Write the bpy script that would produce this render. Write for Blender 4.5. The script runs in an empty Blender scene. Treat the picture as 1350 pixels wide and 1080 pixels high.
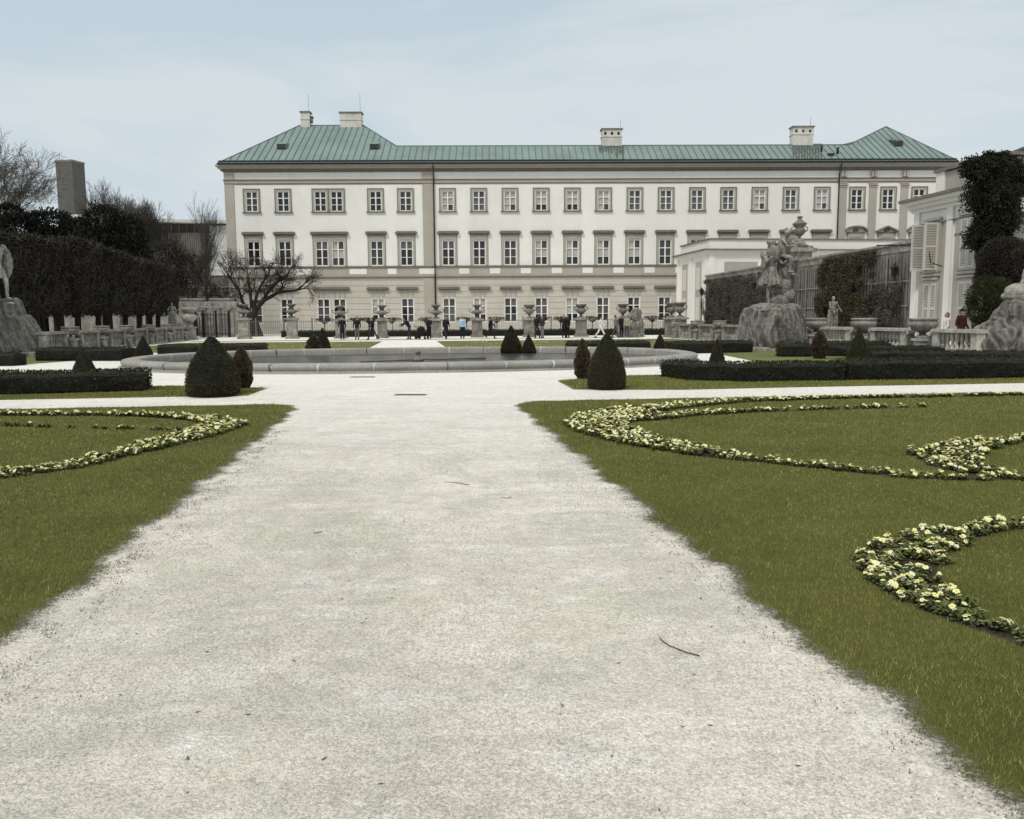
import bpy, bmesh, math, random
import numpy as np
from mathutils import Vector, Matrix, noise, Euler
random.seed(7); np.random.seed(7)
sc = bpy.context.scene
col = sc.collection
R = math.radians
# ------------------------------------------------------------------ frame of reference
F = 1081.0; EYE = 1.6; PIT = math.atan(121 / F); ROL = R(0.37)
TH = math.atan(-134 / F); CT, ST = math.cos(TH), math.sin(TH); GR = -TH
def ray(px, py):
    a = px - 675; b = 540 - py
    c, s = math.cos(ROL), math.sin(ROL)
    a, b = a * c + b * s, -a * s + b * c
    return a, F * math.cos(PIT) + b * math.sin(PIT), b * math.cos(PIT) - F * math.sin(PIT)
def gnd(px, py, z=0.0):
    x, y, w = ray(px, py); t = (z - EYE) / w
    return Vector((x * t, y * t, z))
def at(px, py, d):
    x, y, w = ray(px, py); t = d / y
    return Vector((x * t, d, EYE + w * t))
def U(p): return (p[0] * CT - p[1] * ST, p[0] * ST + p[1] * CT)
def W(u, v, z=0.0): return Vector((u * CT + v * ST, -u * ST + v * CT, z))
def guv(px, py): return U(gnd(px, py))
# ------------------------------------------------------------------ objects
def tag(o, label=None, cat=None, group=None, kind=None):
    if label: o['label'] = label
    if cat: o['category'] = cat
    if group: o['group'] = group
    if kind: o['kind'] = kind
    return o
def empty(name, loc=(0, 0, 0), rz=0, label=None, cat=None, group=None):
    o = bpy.data.objects.new(name, None); col.objects.link(o)
    o.location = loc; o.rotation_euler = (0, 0, rz); o.empty_display_size = 0.2
    return tag(o, label, cat, group)
def link(name, me, parent=None, loc=None, rz=0, sc_=None):
    o = bpy.data.objects.new(name, me); col.objects.link(o)
    if parent: o.parent = parent
    if loc is not None: o.location = loc
    if rz: o.rotation_euler = (0, 0, rz)
    if sc_: o.scale = sc_ if hasattr(sc_, '__len__') else (sc_,) * 3
    return o
def kids(o): return [c for c in col.objects if c.parent == o]
class MB:
    def __init__(s): s.v = []; s.f = []; s.m = []; s.sm = []
    def poly(s, pts, m=0, smooth=False):
        n = len(s.v); s.v += [tuple(p) for p in pts]; s.f.append(tuple(range(n, n + len(pts)))); s.m.append(m); s.sm.append(smooth)
    def box(s, x0, x1, y0, y1, z0, z1, m=0, rot=None, org=None):
        P = [(x0,y0,z0),(x1,y0,z0),(x1,y1,z0),(x0,y1,z0),(x0,y0,z1),(x1,y0,z1),(x1,y1,z1),(x0,y1,z1)]
        if rot is not None: P = [tuple((rot @ Vector(p)) + (org or Vector())) for p in P]
        n = len(s.v); s.v += P
        for q in ((0,3,2,1),(4,5,6,7),(0,1,5,4),(1,2,6,5),(2,3,7,6),(3,0,4,7)):
            s.f.append(tuple(n + i for i in q)); s.m.append(m); s.sm.append(False)
    def rings(s, rings, m=0, smooth=True, cap0=True, cap1=True, closed=True):
        n0 = len(s.v); k = len(rings[0])
        for r in rings: s.v += [tuple(p) for p in r]
        for i in range(len(rings) - 1):
            for j in range(k if closed else k - 1):
                a = n0 + i * k + j; b = n0 + i * k + (j + 1) % k
                s.f.append((a, b, b + k, a + k)); s.m.append(m); s.sm.append(smooth)
        if cap0: s.f.append(tuple(n0 + j for j in reversed(range(k)))); s.m.append(m); s.sm.append(False)
        if cap1: s.f.append(tuple(n0 + (len(rings) - 1) * k + j for j in range(k))); s.m.append(m); s.sm.append(False)
    def lathe(s, prof, n=20, c=(0, 0, 0), m=0, smooth=True, flute=0, fl=0):
        rs = []
        for r, z in prof:
            rs.append([(c[0] + r * (1 + (flute * math.cos(fl * a) if fl else 0)) * math.cos(a), c[1] + r * (1 + (flute * math.cos(fl * a) if fl else 0)) * math.sin(a), c[2] + z) for a in [2 * math.pi * j / n for j in range(n)]])
        s.rings(rs, m, smooth)
    def tube(s, pts, rad, n=6, m=0, smooth=True, cap=True):
        pts = [Vector(p) for p in pts]
        if not hasattr(rad, '__len__'): rad = [rad] * len(pts)
        rs = []; up = None
        for i, p in enumerate(pts):
            t = (pts[min(i + 1, len(pts) - 1)] - pts[max(i - 1, 0)])
            if t.length < 1e-6: t = Vector((0, 0, 1))
            t.normalize()
            if up is None: up = t.orthogonal().normalized()
            else:
                up = up - t * up.dot(t)
                up = up.normalized() if up.length > 1e-5 else t.orthogonal().normalized()
            w = t.cross(up)
            rs.append([p + (up * math.cos(a) + w * math.sin(a)) * rad[i] for a in [2 * math.pi * j / n for j in range(n)]])
        s.rings(rs, m, smooth, cap, cap)
    def ell(s, c, r, rot=None, m=0, nu=14, nv=9):
        c = Vector(c); rs = []
        for i in range(nv + 1):
            ph = -math.pi / 2 + math.pi * i / nv; k = max(math.cos(ph), 0.02)
            ring = []
            for j in range(nu):
                a = 2 * math.pi * j / nu
                q = Vector((r[0] * k * math.cos(a), r[1] * k * math.sin(a), r[2] * math.sin(ph)))
                ring.append(c + (rot @ q if rot is not None else q))
            rs.append(ring)
        s.rings(rs, m, True)
    def cap(s, p0, p1, r0, r1=None, m=0, n=10):
        r1 = r0 if r1 is None else r1
        p0 = Vector(p0); p1 = Vector(p1); t = p1 - p0
        if t.length < 1e-5: t = Vector((0, 0, 1e-3))
        L = t.length; t.normalize(); pts = []; rr = []
        for a in (-88, -55, -25, 0): pts.append(p0 + t * r0 * math.sin(R(a))); rr.append(r0 * math.cos(R(a)))
        for a in (0, 25, 55, 88): pts.append(p1 + t * r1 * math.sin(R(a))); rr.append(r1 * math.cos(R(a)))
        s.tube(pts, rr, n, m)
    def mesh(s, name, mats):
        me = bpy.data.meshes.new(name); me.from_pydata(s.v, [], s.f)
        for q in (mats if isinstance(mats, (list, tuple)) else [mats]): me.materials.append(q)
        me.polygons.foreach_set('material_index', s.m); me.polygons.foreach_set('use_smooth', s.sm); me.update()
        return me
    def build(s, name, mats, parent=None, loc=None, rz=0, sc_=None):
        return link(name, s.mesh(name, mats), parent, loc, rz, sc_)
def tri_mesh(name, V, mats, k=3, attr=None, midx=None):
    """V: (n*k,3) float array; n faces of k verts each."""
    V = np.ascontiguousarray(V, dtype=np.float32); n = len(V) // k
    me = bpy.data.meshes.new(name); me.vertices.add(len(V)); me.vertices.foreach_set('co', V.ravel())
    me.loops.add(len(V)); me.loops.foreach_set('vertex_index', np.arange(len(V), dtype=np.int32))
    me.polygons.add(n); me.polygons.foreach_set('loop_start', np.arange(0, n * k, k, dtype=np.int32))
    for q in (mats if isinstance(mats, (list, tuple)) else [mats]): me.materials.append(q)
    if midx is not None: me.polygons.foreach_set('material_index', np.asarray(midx, dtype=np.int32))
    if attr is not None:
        a = me.attributes.new('tint', 'FLOAT', 'POINT'); a.data.foreach_set('value', np.asarray(attr, dtype=np.float32))
    me.update(); me.validate(); return me
def leaf_arr(P, N, size, asp=1.0, jit=0.9):
    """quads (diamond leaves) at points P with main dirs N -> (n*4,3)"""
    P = np.asarray(P); N = np.asarray(N); n = len(P)
    D = N + np.random.normal(0, jit, (n, 3)); D /= np.linalg.norm(D, axis=1)[:, None] + 1e-9
    S = np.cross(D, np.random.normal(0, 1, (n, 3))); S /= np.linalg.norm(S, axis=1)[:, None] + 1e-9
    sz = size * np.random.uniform(0.6, 1.4, n)[:, None]
    out = np.empty((n, 4, 3)); out[:, 0] = P; out[:, 1] = P + D * sz * .5 + S * sz * .28 * asp
    out[:, 2] = P + D * sz; out[:, 3] = P + D * sz * .5 - S * sz * .28 * asp
    return out.reshape(-1, 3)
def join_mesh(name, a, V4, mats, mi):
    """mesh a (bpy mesh) + leaf quads with material index mi"""
    b = tri_mesh(name + '_l', V4, mats, 4, midx=np.full(len(V4) // 4, mi))
    bm = bmesh.new(); bm.from_mesh(a); bm.from_mesh(b); me = bpy.data.meshes.new(name); bm.to_mesh(me); bm.free()
    for q in mats: me.materials.append(q)
    bpy.data.meshes.remove(b); return me
def sculpt(mb, voxel, name, mats, smooth=2, disp=None, it=0.5):
    me = mb.mesh('tmp', [])
    o = bpy.data.objects.new('tmp', me); col.objects.link(o)
    r = o.modifiers.new('r', 'REMESH'); r.mode = 'VOXEL'; r.voxel_size = voxel; r.use_smooth_shade = True
    if smooth: s = o.modifiers.new('s', 'SMOOTH'); s.iterations = smooth; s.factor = it
    dg = bpy.context.evaluated_depsgraph_get(); dg.update()
    out = bpy.data.meshes.new_from_object(o.evaluated_get(dg)); out.name = name
    bpy.data.objects.remove(o); bpy.data.meshes.remove(me)
    if disp:
        nv = [v.normal.copy() for v in out.vertices]
        for v, n in zip(out.vertices, nv): v.co = v.co + disp(v.co, n)
    out.materials.clear()
    for q in (mats if isinstance(mats, (list, tuple)) else [mats]): out.materials.append(q)
    for p in out.polygons: p.use_smooth = True
    out.update(); return out
# ------------------------------------------------------------------ materials
def nt(name):
    m = bpy.data.materials.new(name); m.use_nodes = True; t = m.node_tree
    return m, t, t.nodes, t.links, t.nodes['Principled BSDF']
def mix(t, fac, a, b, mode='MIX'):
    n = t.nodes.new('ShaderNodeMix'); n.data_type = 'RGBA'; n.blend_type = mode; n.clamp_factor = True
    for s, v in ((n.inputs['Factor'], fac), (n.inputs['A'], a), (n.inputs['B'], b)):
        if hasattr(v, 'is_output'): t.links.new(v, s)
        elif isinstance(v, (int, float)): s.default_value = v
        else: s.default_value = (*v, 1) if len(v) == 3 else v
    return n.outputs['Result']
def noi(t, scale, detail=4, rough=.6, vec=None, dist=0, stretch=None):
    n = t.nodes.new('ShaderNodeTexNoise'); n.inputs['Scale'].default_value = scale
    n.inputs['Detail'].default_value = detail; n.inputs['Roughness'].default_value = rough; n.inputs['Distortion'].default_value = dist
    if vec is None:
        g = t.nodes.new('ShaderNodeNewGeometry'); vec = g.outputs['Position']
    if stretch:
        mp = t.nodes.new('ShaderNodeMapping'); mp.inputs['Scale'].default_value = stretch; t.links.new(vec, mp.inputs['Vector']); vec = mp.outputs['Vector']
    t.links.new(vec, n.inputs['Vector']); return n.outputs['Fac']
def ramp(t, x, a, b, lo=0.0, hi=1.0):
    n = t.nodes.new('ShaderNodeMapRange'); n.inputs['From Min'].default_value = a; n.inputs['From Max'].default_value = b
    n.inputs['To Min'].default_value = lo; n.inputs['To Max'].default_value = hi
    t.links.new(x, n.inputs['Value']); return n.outputs['Result']
def mth(t, op, a, b=0.0):
    n = t.nodes.new('ShaderNodeMath'); n.operation = op
    for i, v in enumerate((a, b)):
        if hasattr(v, 'is_output'): t.links.new(v, n.inputs[i])
        else: n.inputs[i].default_value = v
    return n.outputs[0]
def bump(t, h, strength, dist, bs):
    n = t.nodes.new('ShaderNodeBump'); n.inputs['Strength'].default_value = strength; n.inputs['Distance'].default_value = dist
    t.links.new(h, n.inputs['Height']); t.links.new(n.outputs['Normal'], bs.inputs['Normal'])
def scl(t, c, f):
    n = t.nodes.new('ShaderNodeVectorMath'); n.operation = 'SCALE'; t.links.new(c, n.inputs[0]); t.links.new(f, n.inputs['Scale']); return n.outputs[0]
def dk(c, k): return tuple(min(1, x * k) for x in c)
def mat(name, c, c2=None, scale=3, rough=.8, b=0.0, bd=.02, bscale=None, fine=None, metal=0, streak=0, sheen=None, tint=False, pt=False):
    m, t, N, L, bs = nt(name); c2 = c2 or dk(c, .75)
    r = mix(t, ramp(t, noi(t, scale, 6, .65), .32, .68), c2, c)
    if fine: r = mix(t, ramp(t, noi(t, fine, 3, .7), .35, .65, 0, .45), r, dk(c2, .6))
    if streak: r = mix(t, ramp(t, noi(t, 1.6, 5, .7, stretch=(1, 1, .13)), .5, .75, 0, streak), r, dk(c2, .5))
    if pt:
        g = N.new('ShaderNodeNewGeometry'); r = scl(t, r, ramp(t, g.outputs['Pointiness'], .44, .56, .45, 1.45))  # shade of crevices and light on edges put into the stone colour
    if tint:
        a = N.new('ShaderNodeAttribute'); a.attribute_name = 'tint'; r = mix(t, a.outputs['Fac'], r, dk(c, 1.7))
    L.new(r, bs.inputs['Base Color']); bs.inputs['Roughness'].default_value = rough; bs.inputs['Metallic'].default_value = metal
    bs.inputs['Specular IOR Level'].default_value = .25
    if b: bump(t, noi(t, bscale or 30, 6, .7), b, bd, bs)
    return m
def leafmat(name, c, c2, scale=2.5, rough=.75):
    m, t, N, L, bs = nt(name)
    g = N.new('ShaderNodeNewGeometry')
    r = mix(t, ramp(t, noi(t, scale, 4, .7), .35, .65), c2, c)
    r = mix(t, ramp(t, g.outputs['Random Per Island'], 0, 1, 0, .7), r, dk(c2, .4))
    L.new(r, bs.inputs['Base Color']); bs.inputs['Roughness'].default_value = rough; bs.inputs['Specular IOR Level'].default_value = .15
    return m
def gravel_col(t):
    g = t.nodes.new('ShaderNodeNewGeometry'); s = t.nodes.new('ShaderNodeSeparateXYZ'); t.links.new(g.outputs['Position'], s.inputs[0])
    c = mix(t, ramp(t, noi(t, .22, 3, .6), .36, .62), (.66, .615, .535), (.76, .71, .62))
    c = mix(t, ramp(t, noi(t, .45, 3, .6, dist=1.2), .50, .64, 0, .8), c, (.67, .595, .535))                           # faintly rosy grit
    c = mix(t, ramp(t, noi(t, .5, 4, .65, dist=1.5), .50, .64, 0, .75), c, (.54, .535, .42))                            # faint algae
    c = mix(t, ramp(t, noi(t, 1.3, 6, .75, stretch=(.4, 1, 1), dist=.7), .46, .62, 0, .65), c, (.50, .48, .42))        # scuffed streaks
    c = mix(t, ramp(t, noi(t, 2.8, 7, .8, stretch=(.45, 1, 1)), .53, .64, 0, .75), c, (.80, .78, .725))                # dusty flecks
    c = mix(t, ramp(t, noi(t, 1.1, 4, .7, stretch=(1, .10, 1), dist=.3), .50, .66, 0, .45), c, (.54, .52, .45))        # trodden lanes along the walk
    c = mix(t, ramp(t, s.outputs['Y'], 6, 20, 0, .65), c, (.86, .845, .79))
    c = mix(t, ramp(t, noi(t, .38, 5, .7, stretch=(.5, 1, 1), dist=1.0), .55, .68, 0, .35), c, (.60, .575, .51))
    f = mth(t, 'ADD', mth(t, 'MULTIPLY', mth(t, 'SUBTRACT', noi(t, 7, 6, .8), .5), .8), mth(t, 'MULTIPLY', mth(t, 'SUBTRACT', noi(t, 42, 4, .8), .5), 1.05))  # noise contrast in the colour stands in for grain highlights and shadows
    f = mth(t, 'ADD', f, mth(t, 'MULTIPLY', mth(t, 'SUBTRACT', noi(t, 110, 3, .8), .5), 1.1))
    v = t.nodes.new('ShaderNodeTexVoronoi'); v.inputs['Scale'].default_value = 95; t.links.new(g.outputs['Position'], v.inputs['Vector']); sv = t.nodes.new('ShaderNodeSeparateColor'); t.links.new(v.outputs['Color'], sv.inputs[0])
    f = mth(t, 'ADD', f, mth(t, 'MULTIPLY', mth(t, 'SUBTRACT', sv.outputs[0], .5), .24)); f = mth(t, 'SUBTRACT', f, ramp(t, v.outputs['Distance'], .45, .8, 0, .16))
    c = scl(t, c, mth(t, 'ADD', f, .97))
    return mix(t, ramp(t, noi(t, 36, 3, .8), .63, .68, 0, .7), c, (.20, .185, .155))
def gravel_bump(t, bs):
    v = t.nodes.new('ShaderNodeTexVoronoi'); v.inputs['Scale'].default_value = 95; g = t.nodes.new('ShaderNodeNewGeometry'); t.links.new(g.outputs['Position'], v.inputs['Vector'])
    h = mth(t, 'SUBTRACT', mth(t, 'ADD', noi(t, 60, 4, .8), mth(t, 'MULTIPLY', noi(t, 12, 5, .75), 1.2)), mth(t, 'MULTIPLY', v.outputs['Distance'], .6))
    bump(t, h, .8, .014, bs)
def m_gravel():
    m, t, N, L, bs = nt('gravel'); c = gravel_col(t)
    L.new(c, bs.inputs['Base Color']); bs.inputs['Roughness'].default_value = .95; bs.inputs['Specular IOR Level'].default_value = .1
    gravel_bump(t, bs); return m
def m_lawn():
    m, t, N, L, bs = nt('lawn_turf'); grav = gravel_col(t)
    a = N.new('ShaderNodeAttribute'); a.attribute_name = 'edge'; b = N.new('ShaderNodeAttribute'); b.attribute_name = 'bed'
    g = mix(t, ramp(t, noi(t, 1.2, 5, .6), .35, .65), (.085, .095, .022), (.125, .128, .034))
    g = mix(t, ramp(t, noi(t, 60, 4, .8), .35, .7, 0, .55), g, (.045, .052, .014))
    soil = mix(t, ramp(t, noi(t, 40, 4, .8), .4, .6), (.022, .017, .012), (.07, .055, .04))
    g = mix(t, ramp(t, mth(t, 'ADD', b.outputs['Fac'], mth(t, 'MULTIPLY', noi(t, 9, 5, .8), .10)), .04, .09), g, soil)
    e = mth(t, 'ADD', a.outputs['Fac'], mth(t, 'MULTIPLY', mth(t, 'SUBTRACT', noi(t, 5, 6, .8), .5), .26))
    e2 = mth(t, 'ADD', e, mth(t, 'MULTIPLY', mth(t, 'SUBTRACT', noi(t, 45, 4, .9), .5), .35))
    lit = mix(t, ramp(t, noi(t, 60, 4, .8), .4, .6), (.07, .066, .05), (.23, .22, .18))
    c = mix(t, ramp(t, e2, -.05, .03), grav, lit)
    c = mix(t, ramp(t, e2, .02, .08), c, g)
    L.new(c, bs.inputs['Base Color']); bs.inputs['Roughness'].default_value = .95; bs.inputs['Specular IOR Level'].default_value = .1
    gravel_bump(t, bs); return m
def m_blade():
    m, t, N, L, bs = nt('grass_blades')
    a = N.new('ShaderNodeAttribute'); a.attribute_name = 'tint'
    c = mix(t, ramp(t, noi(t, .9, 5, .65), .35, .65), (.138, .156, .030), (.230, .222, .060))
    c = mix(t, ramp(t, noi(t, .45, 5, .7, stretch=(.6, 1, 1)), .50, .66, 0, .6), c, (.115, .140, .026))
    c = mix(t, ramp(t, noi(t, 2.2, 4, .7, stretch=(.5, 1, 1)), .56, .68, 0, .45), c, (.21, .185, .07))
    c = mix(t, ramp(t, noi(t, 5, 3, .7, stretch=(.5, 1, 1)), .58, .7, 0, .6), c, (.085, .12, .022))
    c = mix(t, ramp(t, a.outputs['Fac'], .0, 1, 0, 1), c, (.42, .39, .19))
    g = N.new('ShaderNodeNewGeometry'); c = scl(t, c, ramp(t, g.outputs['Random Per Island'], 0, 1, .55, 1.4)); c = scl(t, c, ramp(t, noi(t, 14, 3, .7), .35, .65, .75, 1.2))
    L.new(c, bs.inputs['Base Color']); bs.inputs['Roughness'].default_value = .7; bs.inputs['Specular IOR Level'].default_value = .2
    return m
def m_roof():
    m, t, N, L, bs = nt('green_copper')
    g = N.new('ShaderNodeNewGeometry')
    c = mix(t, ramp(t, noi(t, .25, 5, .7), .35, .65), (.150, .200, .184), (.195, .257, .238))
    c = mix(t, ramp(t, noi(t, 1.3, 5, .75, stretch=(1, .25, .25)), .5, .8, 0, .6), c, (.21, .31, .27))
    c = mix(t, ramp(t, noi(t, 3, 3, .8, stretch=(1, .1, .1)), .6, .8, 0, .5), c, (.07, .12, .105))
    L.new(c, bs.inputs['Base Color']); bs.inputs['Roughness'].default_value = .7; bs.inputs['Specular IOR Level'].default_value = .2
    return m
MT = dict(
 gravel=m_gravel(), lawn=m_lawn(), blade=m_blade(), roof=m_roof(),
 seam=mat('copper_seam', (.10, .14, .128)), stain=mat('sooty_copper', (.05, .055, .05), (.10, .13, .115), 1.5),
 white=mat('white_render', (.80, .785, .735), (.70, .685, .64), .16, .9, b=.1, streak=.10),
 taupe=mat('taupe_render', (.41, .38, .325), (.36, .335, .285), .5, .9, b=.1, streak=.2),
 course=mat('ground_floor_render', (.52, .49, .425), (.465, .44, .38), .6, .9, b=.15, streak=.2),
 shade=mat('weathered_moulding', (.20, .185, .155), (.14, .13, .11), 2, .9),  # darker tone for hoods, mouldings, caps and similar parts
 pinkish=mat('architrave', (.40, .335, .285), (.34, .29, .25), 1, .9),
 gutter=mat('gutter_metal', (.025, .025, .027), rough=.5), frame=mat('window_paint', (.86, .85, .81), rough=.55),
 reveal=mat('window_reveal', (.68, .66, .60)),
 chim=mat('chimney_plaster', (.66, .64, .59), (.48, .46, .42), 1.2, streak=.4),
 pipe=mat('downpipe_metal', (.05, .042, .036), rough=.5),
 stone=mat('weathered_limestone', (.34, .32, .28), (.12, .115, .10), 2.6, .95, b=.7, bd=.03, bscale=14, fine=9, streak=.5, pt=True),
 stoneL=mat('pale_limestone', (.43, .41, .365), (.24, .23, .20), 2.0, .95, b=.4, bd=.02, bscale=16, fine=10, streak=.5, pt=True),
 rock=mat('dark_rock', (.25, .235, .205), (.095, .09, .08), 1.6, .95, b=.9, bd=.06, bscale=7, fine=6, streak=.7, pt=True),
 rim=mat('basin_stone', (.37, .36, .32), (.26, .25, .22), .8, .85, b=.3, bd=.01, bscale=22, fine=12, streak=.3),
 joint=mat('pale_joint', (.62, .60, .55)), djoint=mat('dark_joint', (.05, .05, .045)),
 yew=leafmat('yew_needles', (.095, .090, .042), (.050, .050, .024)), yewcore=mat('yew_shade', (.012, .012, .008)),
 red=leafmat('reddish_yew_needles', (.15, .105, .065), (.08, .062, .04)),
 box_=leafmat('box_leaves', (.060, .068, .024), (.028, .034, .013), 1.5),
 linden=leafmat('dead_linden_leaves', (.085, .072, .05), (.022, .019, .014), 2.2),
 ivy=leafmat('ivy_leaves', (.050, .052, .026), (.018, .020, .012), 1.2),
 bush=leafmat('shrub_leaves', (.04, .044, .018), (.02, .023, .01), 1.5), brownbush=leafmat('brown_twigs', (.060, .050, .036), (.028, .025, .018), 1.5),
 climber=leafmat('climber_leaves', (.12, .115, .06), (.05, .048, .028), 1.5), dryvine=leafmat('dry_vine', (.17, .145, .115), (.07, .06, .048), 1.0),
 pine=leafmat('pine_needles', (.030, .034, .022), (.014, .016, .012), 1.0),
 bark=mat('bark', (.042, .035, .028), (.02, .017, .014), 6, .95, b=.6, bd=.02, bscale=20),
 barkL=mat('pale_bark', (.17, .15, .12), (.09, .08, .065), 4), barkG=mat('grey_bark', (.095, .085, .075), (.055, .05, .045), 4),
 wallg=mat('old_wall_render', (.24, .225, .195), (.15, .14, .12), .8, .95, b=.3, streak=.6), lath=mat('grey_lath', (.24, .225, .195), (.14, .13, .115), 3, .9, streak=.5),
 lath2=mat('lath_rail', (.27, .255, .225)), dwood=mat('dark_wood', (.06, .055, .048)),
 iron=mat('black_iron', (.018, .018, .019), rough=.5), greyfence=mat('grey_iron', (.16, .155, .145), rough=.6),
 concrete=mat('tower_concrete', (.105, .103, .095), (.082, .08, .074), .25, .9, streak=.3), concL=mat('pale_cladding', (.50, .50, .48)),
 clad=mat('ribbed_cladding', (.17, .155, .135), (.12, .11, .10), .5), greyw=mat('grey_gable_render', (.20, .20, .20), (.16, .16, .16), .4), dslate=mat('dark_slate', (.05, .048, .047), rough=.8),
 shutter=mat('shutter_paint', (.60, .59, .53), (.52, .51, .46), 2), slat=mat('shutter_slat', (.27, .265, .24)),
 drain=mat('drain_iron', (.36, .35, .32), (.28, .27, .25), 8, b=.3), water=mat('basin_floor', (.028, .028, .024), (.045, .043, .036), 1.5, .25),
 petal=mat('pale_yellow_petals', (.74, .73, .37), (.66, .63, .22), 20, .7), petalw=mat('cream_petals', (.78, .77, .60), (.7, .69, .45), 20, .7), eye=mat('deep_yellow_eye', (.55, .33, .03)),
 pleaf=leafmat('primrose_leaves', (.19, .22, .075), (.10, .12, .04), 8), twig=mat('dry_twig', (.085, .07, .05)),
 skin=mat('skin', (.42, .27, .20)), hair=mat('dark_hair', (.02, .015, .012)), hairg=mat('grey_hair', (.18, .17, .16)),
 shoe=mat('dark_shoe', (.025, .023, .022)), cblack=mat('black_cloth', (.015, .015, .018), b=.3, bscale=60), cnavy=mat('dark_cloth', (.03, .033, .042)), cblue=mat('light_blue_cloth', (.42, .58, .70)),
 cwhite=mat('white_cloth', (.72, .70, .65)), cdenim=mat('denim_cloth', (.07, .085, .11)), cbrown=mat('maroon_cloth', (.045, .016, .013)), cgrey=mat('grey_cloth', (.18, .18, .17)), cbeige=mat('beige_cloth', (.36, .32, .26)),
)
def pane(name, c, rough=.12):
    m, t, N, L, bs = nt(name); r = mix(t, noi(t, 1.3, 3, .6), dk(c, .6), dk(c, 1.25)); L.new(r, bs.inputs['Base Color'])
    bs.inputs['Roughness'].default_value = .5; bs.inputs['Coat Weight'].default_value = 1; bs.inputs['Coat Roughness'].default_value = .04
    if hasattr(bs.inputs['Specular IOR Level'], 'default_value'): bs.inputs['Specular IOR Level'].default_value = .1
    return m
PANES = [pane('dark_pane', (.012, .013, .013)), pane('grey_pane', (.10, .10, .095)), pane('curtained_pane', (.42, .41, .37)), pane('smoky_pane', (.045, .045, .043))]
# ------------------------------------------------------------------ ground, lawns
mb = MB(); S = 2500
mb.poly([(-S, -S, 0), (S, -S, 0), (S, S, 0), (-S, S, 0)])
tag(mb.build('gravel_ground', MT['gravel']), kind='structure')
BEDS = {  # centre lines traced on the ground, with the half width of the planting in metres
 'nearest': [(1440,683,.10),(1350,694,.12),(1290,702,.16),(1240,714,.24),(1197,731,.31),(1182,752,.33),(1200,778,.27),(1238,804,.19),(1288,828,.13),(1350,850,.1),(1430,870,.1)],
 'middle': [(1440,574,.1),(1340,583,.14),(1280,591,.3),(1243,603,.48),(1262,617,.36),(1300,628,.28),(1350,634,.2),(1440,642,.18)],
 'wide': [(1300,634,.14),(1200,631,.13),(1100,621,.13),(1020,611,.17),(940,602,.28),(870,590,.38),(815,577,.5),(785,563,.6),(790,553,.6),(830,544,.5),(890,538,.34),(970,531,.22),(1090,527,.15),(1200,525,.12),(1370,522,.12)],
 'inner': [(810,557,.3),(860,553,.35),(920,548,.2),(1000,544,.14),(1090,541,.1),(1215,538,.08)],
 'left': [(-90,632,.3),(0,628,.34),(45,625,.24),(100,617,.2),(160,602,.26),(220,586,.34),(270,573,.4),(303,562,.36),(270,555,.3),(225,551,.22),(150,549,.15),(60,549,.12),(0,549,.1),(-80,549,.1)],
 'thin': [(250,570,.06),(190,568,.05),(100,566,.04),(0,563,.04)],
}
BED = {k: [(*guv(x, y), w) for x, y, w in p] for k, p in BEDS.items()}
def bed_sd(Pu, Pv):
    """inside-positive distance to the planted bands"""
    best = np.full(Pu.shape, -9.0)
    for p in BED.values():
        for (u0, v0, w0), (u1, v1, w1) in zip(p, p[1:]):
            du, dv = u1 - u0, v1 - v0; L = du * du + dv * dv + 1e-9
            k = np.clip(((Pu - u0) * du + (Pv - v0) * dv) / L, 0, 1)
            d = np.hypot(Pu - u0 - k * du, Pv - v0 - k * dv)
            best = np.maximum(best, (w0 + (w1 - w0) * k) * .74 - d)
    return best
def lawn_sd(u, v):
    w = .035 * np.sin(v * 3.1 + u) + .03 * np.sin(v * 7.3 + 1) + .02 * np.sin(v * 17 + u * 5)
    left = np.minimum(-2.02 - u + w, 15.85 - v + .03 * np.sin(u * 4))
    c = np.hypot(np.maximum(0, u + 3.0), np.maximum(0, v - 15.0)); left = np.where((u > -3.0) & (v > 15.0), .9 - c + w, left)
    right = np.minimum(u - 1.9 + w, 15.5 - v + .03 * np.sin(u * 4))
    c = np.hypot(np.minimum(0, u - 2.6), np.maximum(0, v - 14.8)); right = np.where((u < 2.6) & (v > 14.8), .7 - c + w, right)
    return np.where(u < 0, left, right)
def lawn_sheet(name, u0, u1, v0, v1, st=.1):
    us = np.arange(u0, u1 + st, st); vs = np.arange(v0, v1 + st, st)
    Gu, Gv = np.meshgrid(us, vs, indexing='ij'); sd = lawn_sd(Gu, Gv); bd = bed_sd(Gu, Gv)
    x = Gu * CT + Gv * ST; y = -Gu * ST + Gv * CT; z = .004 + .012 * np.clip((sd + .1) / .3, 0, 1) - .016 * np.clip((-.2 - sd) / .2, 0, 1)
    V = np.stack([x, y, z], -1).reshape(-1, 3); nu, nv = Gu.shape
    idx = np.arange(nu * nv).reshape(nu, nv)
    q = np.stack([idx[:-1, :-1], idx[1:, :-1], idx[1:, 1:], idx[:-1, 1:]], -1).reshape(-1, 4)
    keep = (sd.reshape(-1)[q].max(1) > -.45); q = q[keep]
    me = bpy.data.meshes.new(name); me.from_pydata(V.tolist(), [], q.tolist())
    for nm, a in (('edge', sd), ('bed', bd)):
        at_ = me.attributes.new(nm, 'FLOAT', 'POINT'); at_.data.foreach_set('value', a.reshape(-1).astype(np.float32))
    me.materials.append(MT['lawn']); me.update(); return tag(link(name, me), kind='structure')
lawn_sheet('lawn', -20, -1.5, -1, 16.4); lawn_sheet('lawn', 1.4, 22, -1, 16.2)
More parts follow.
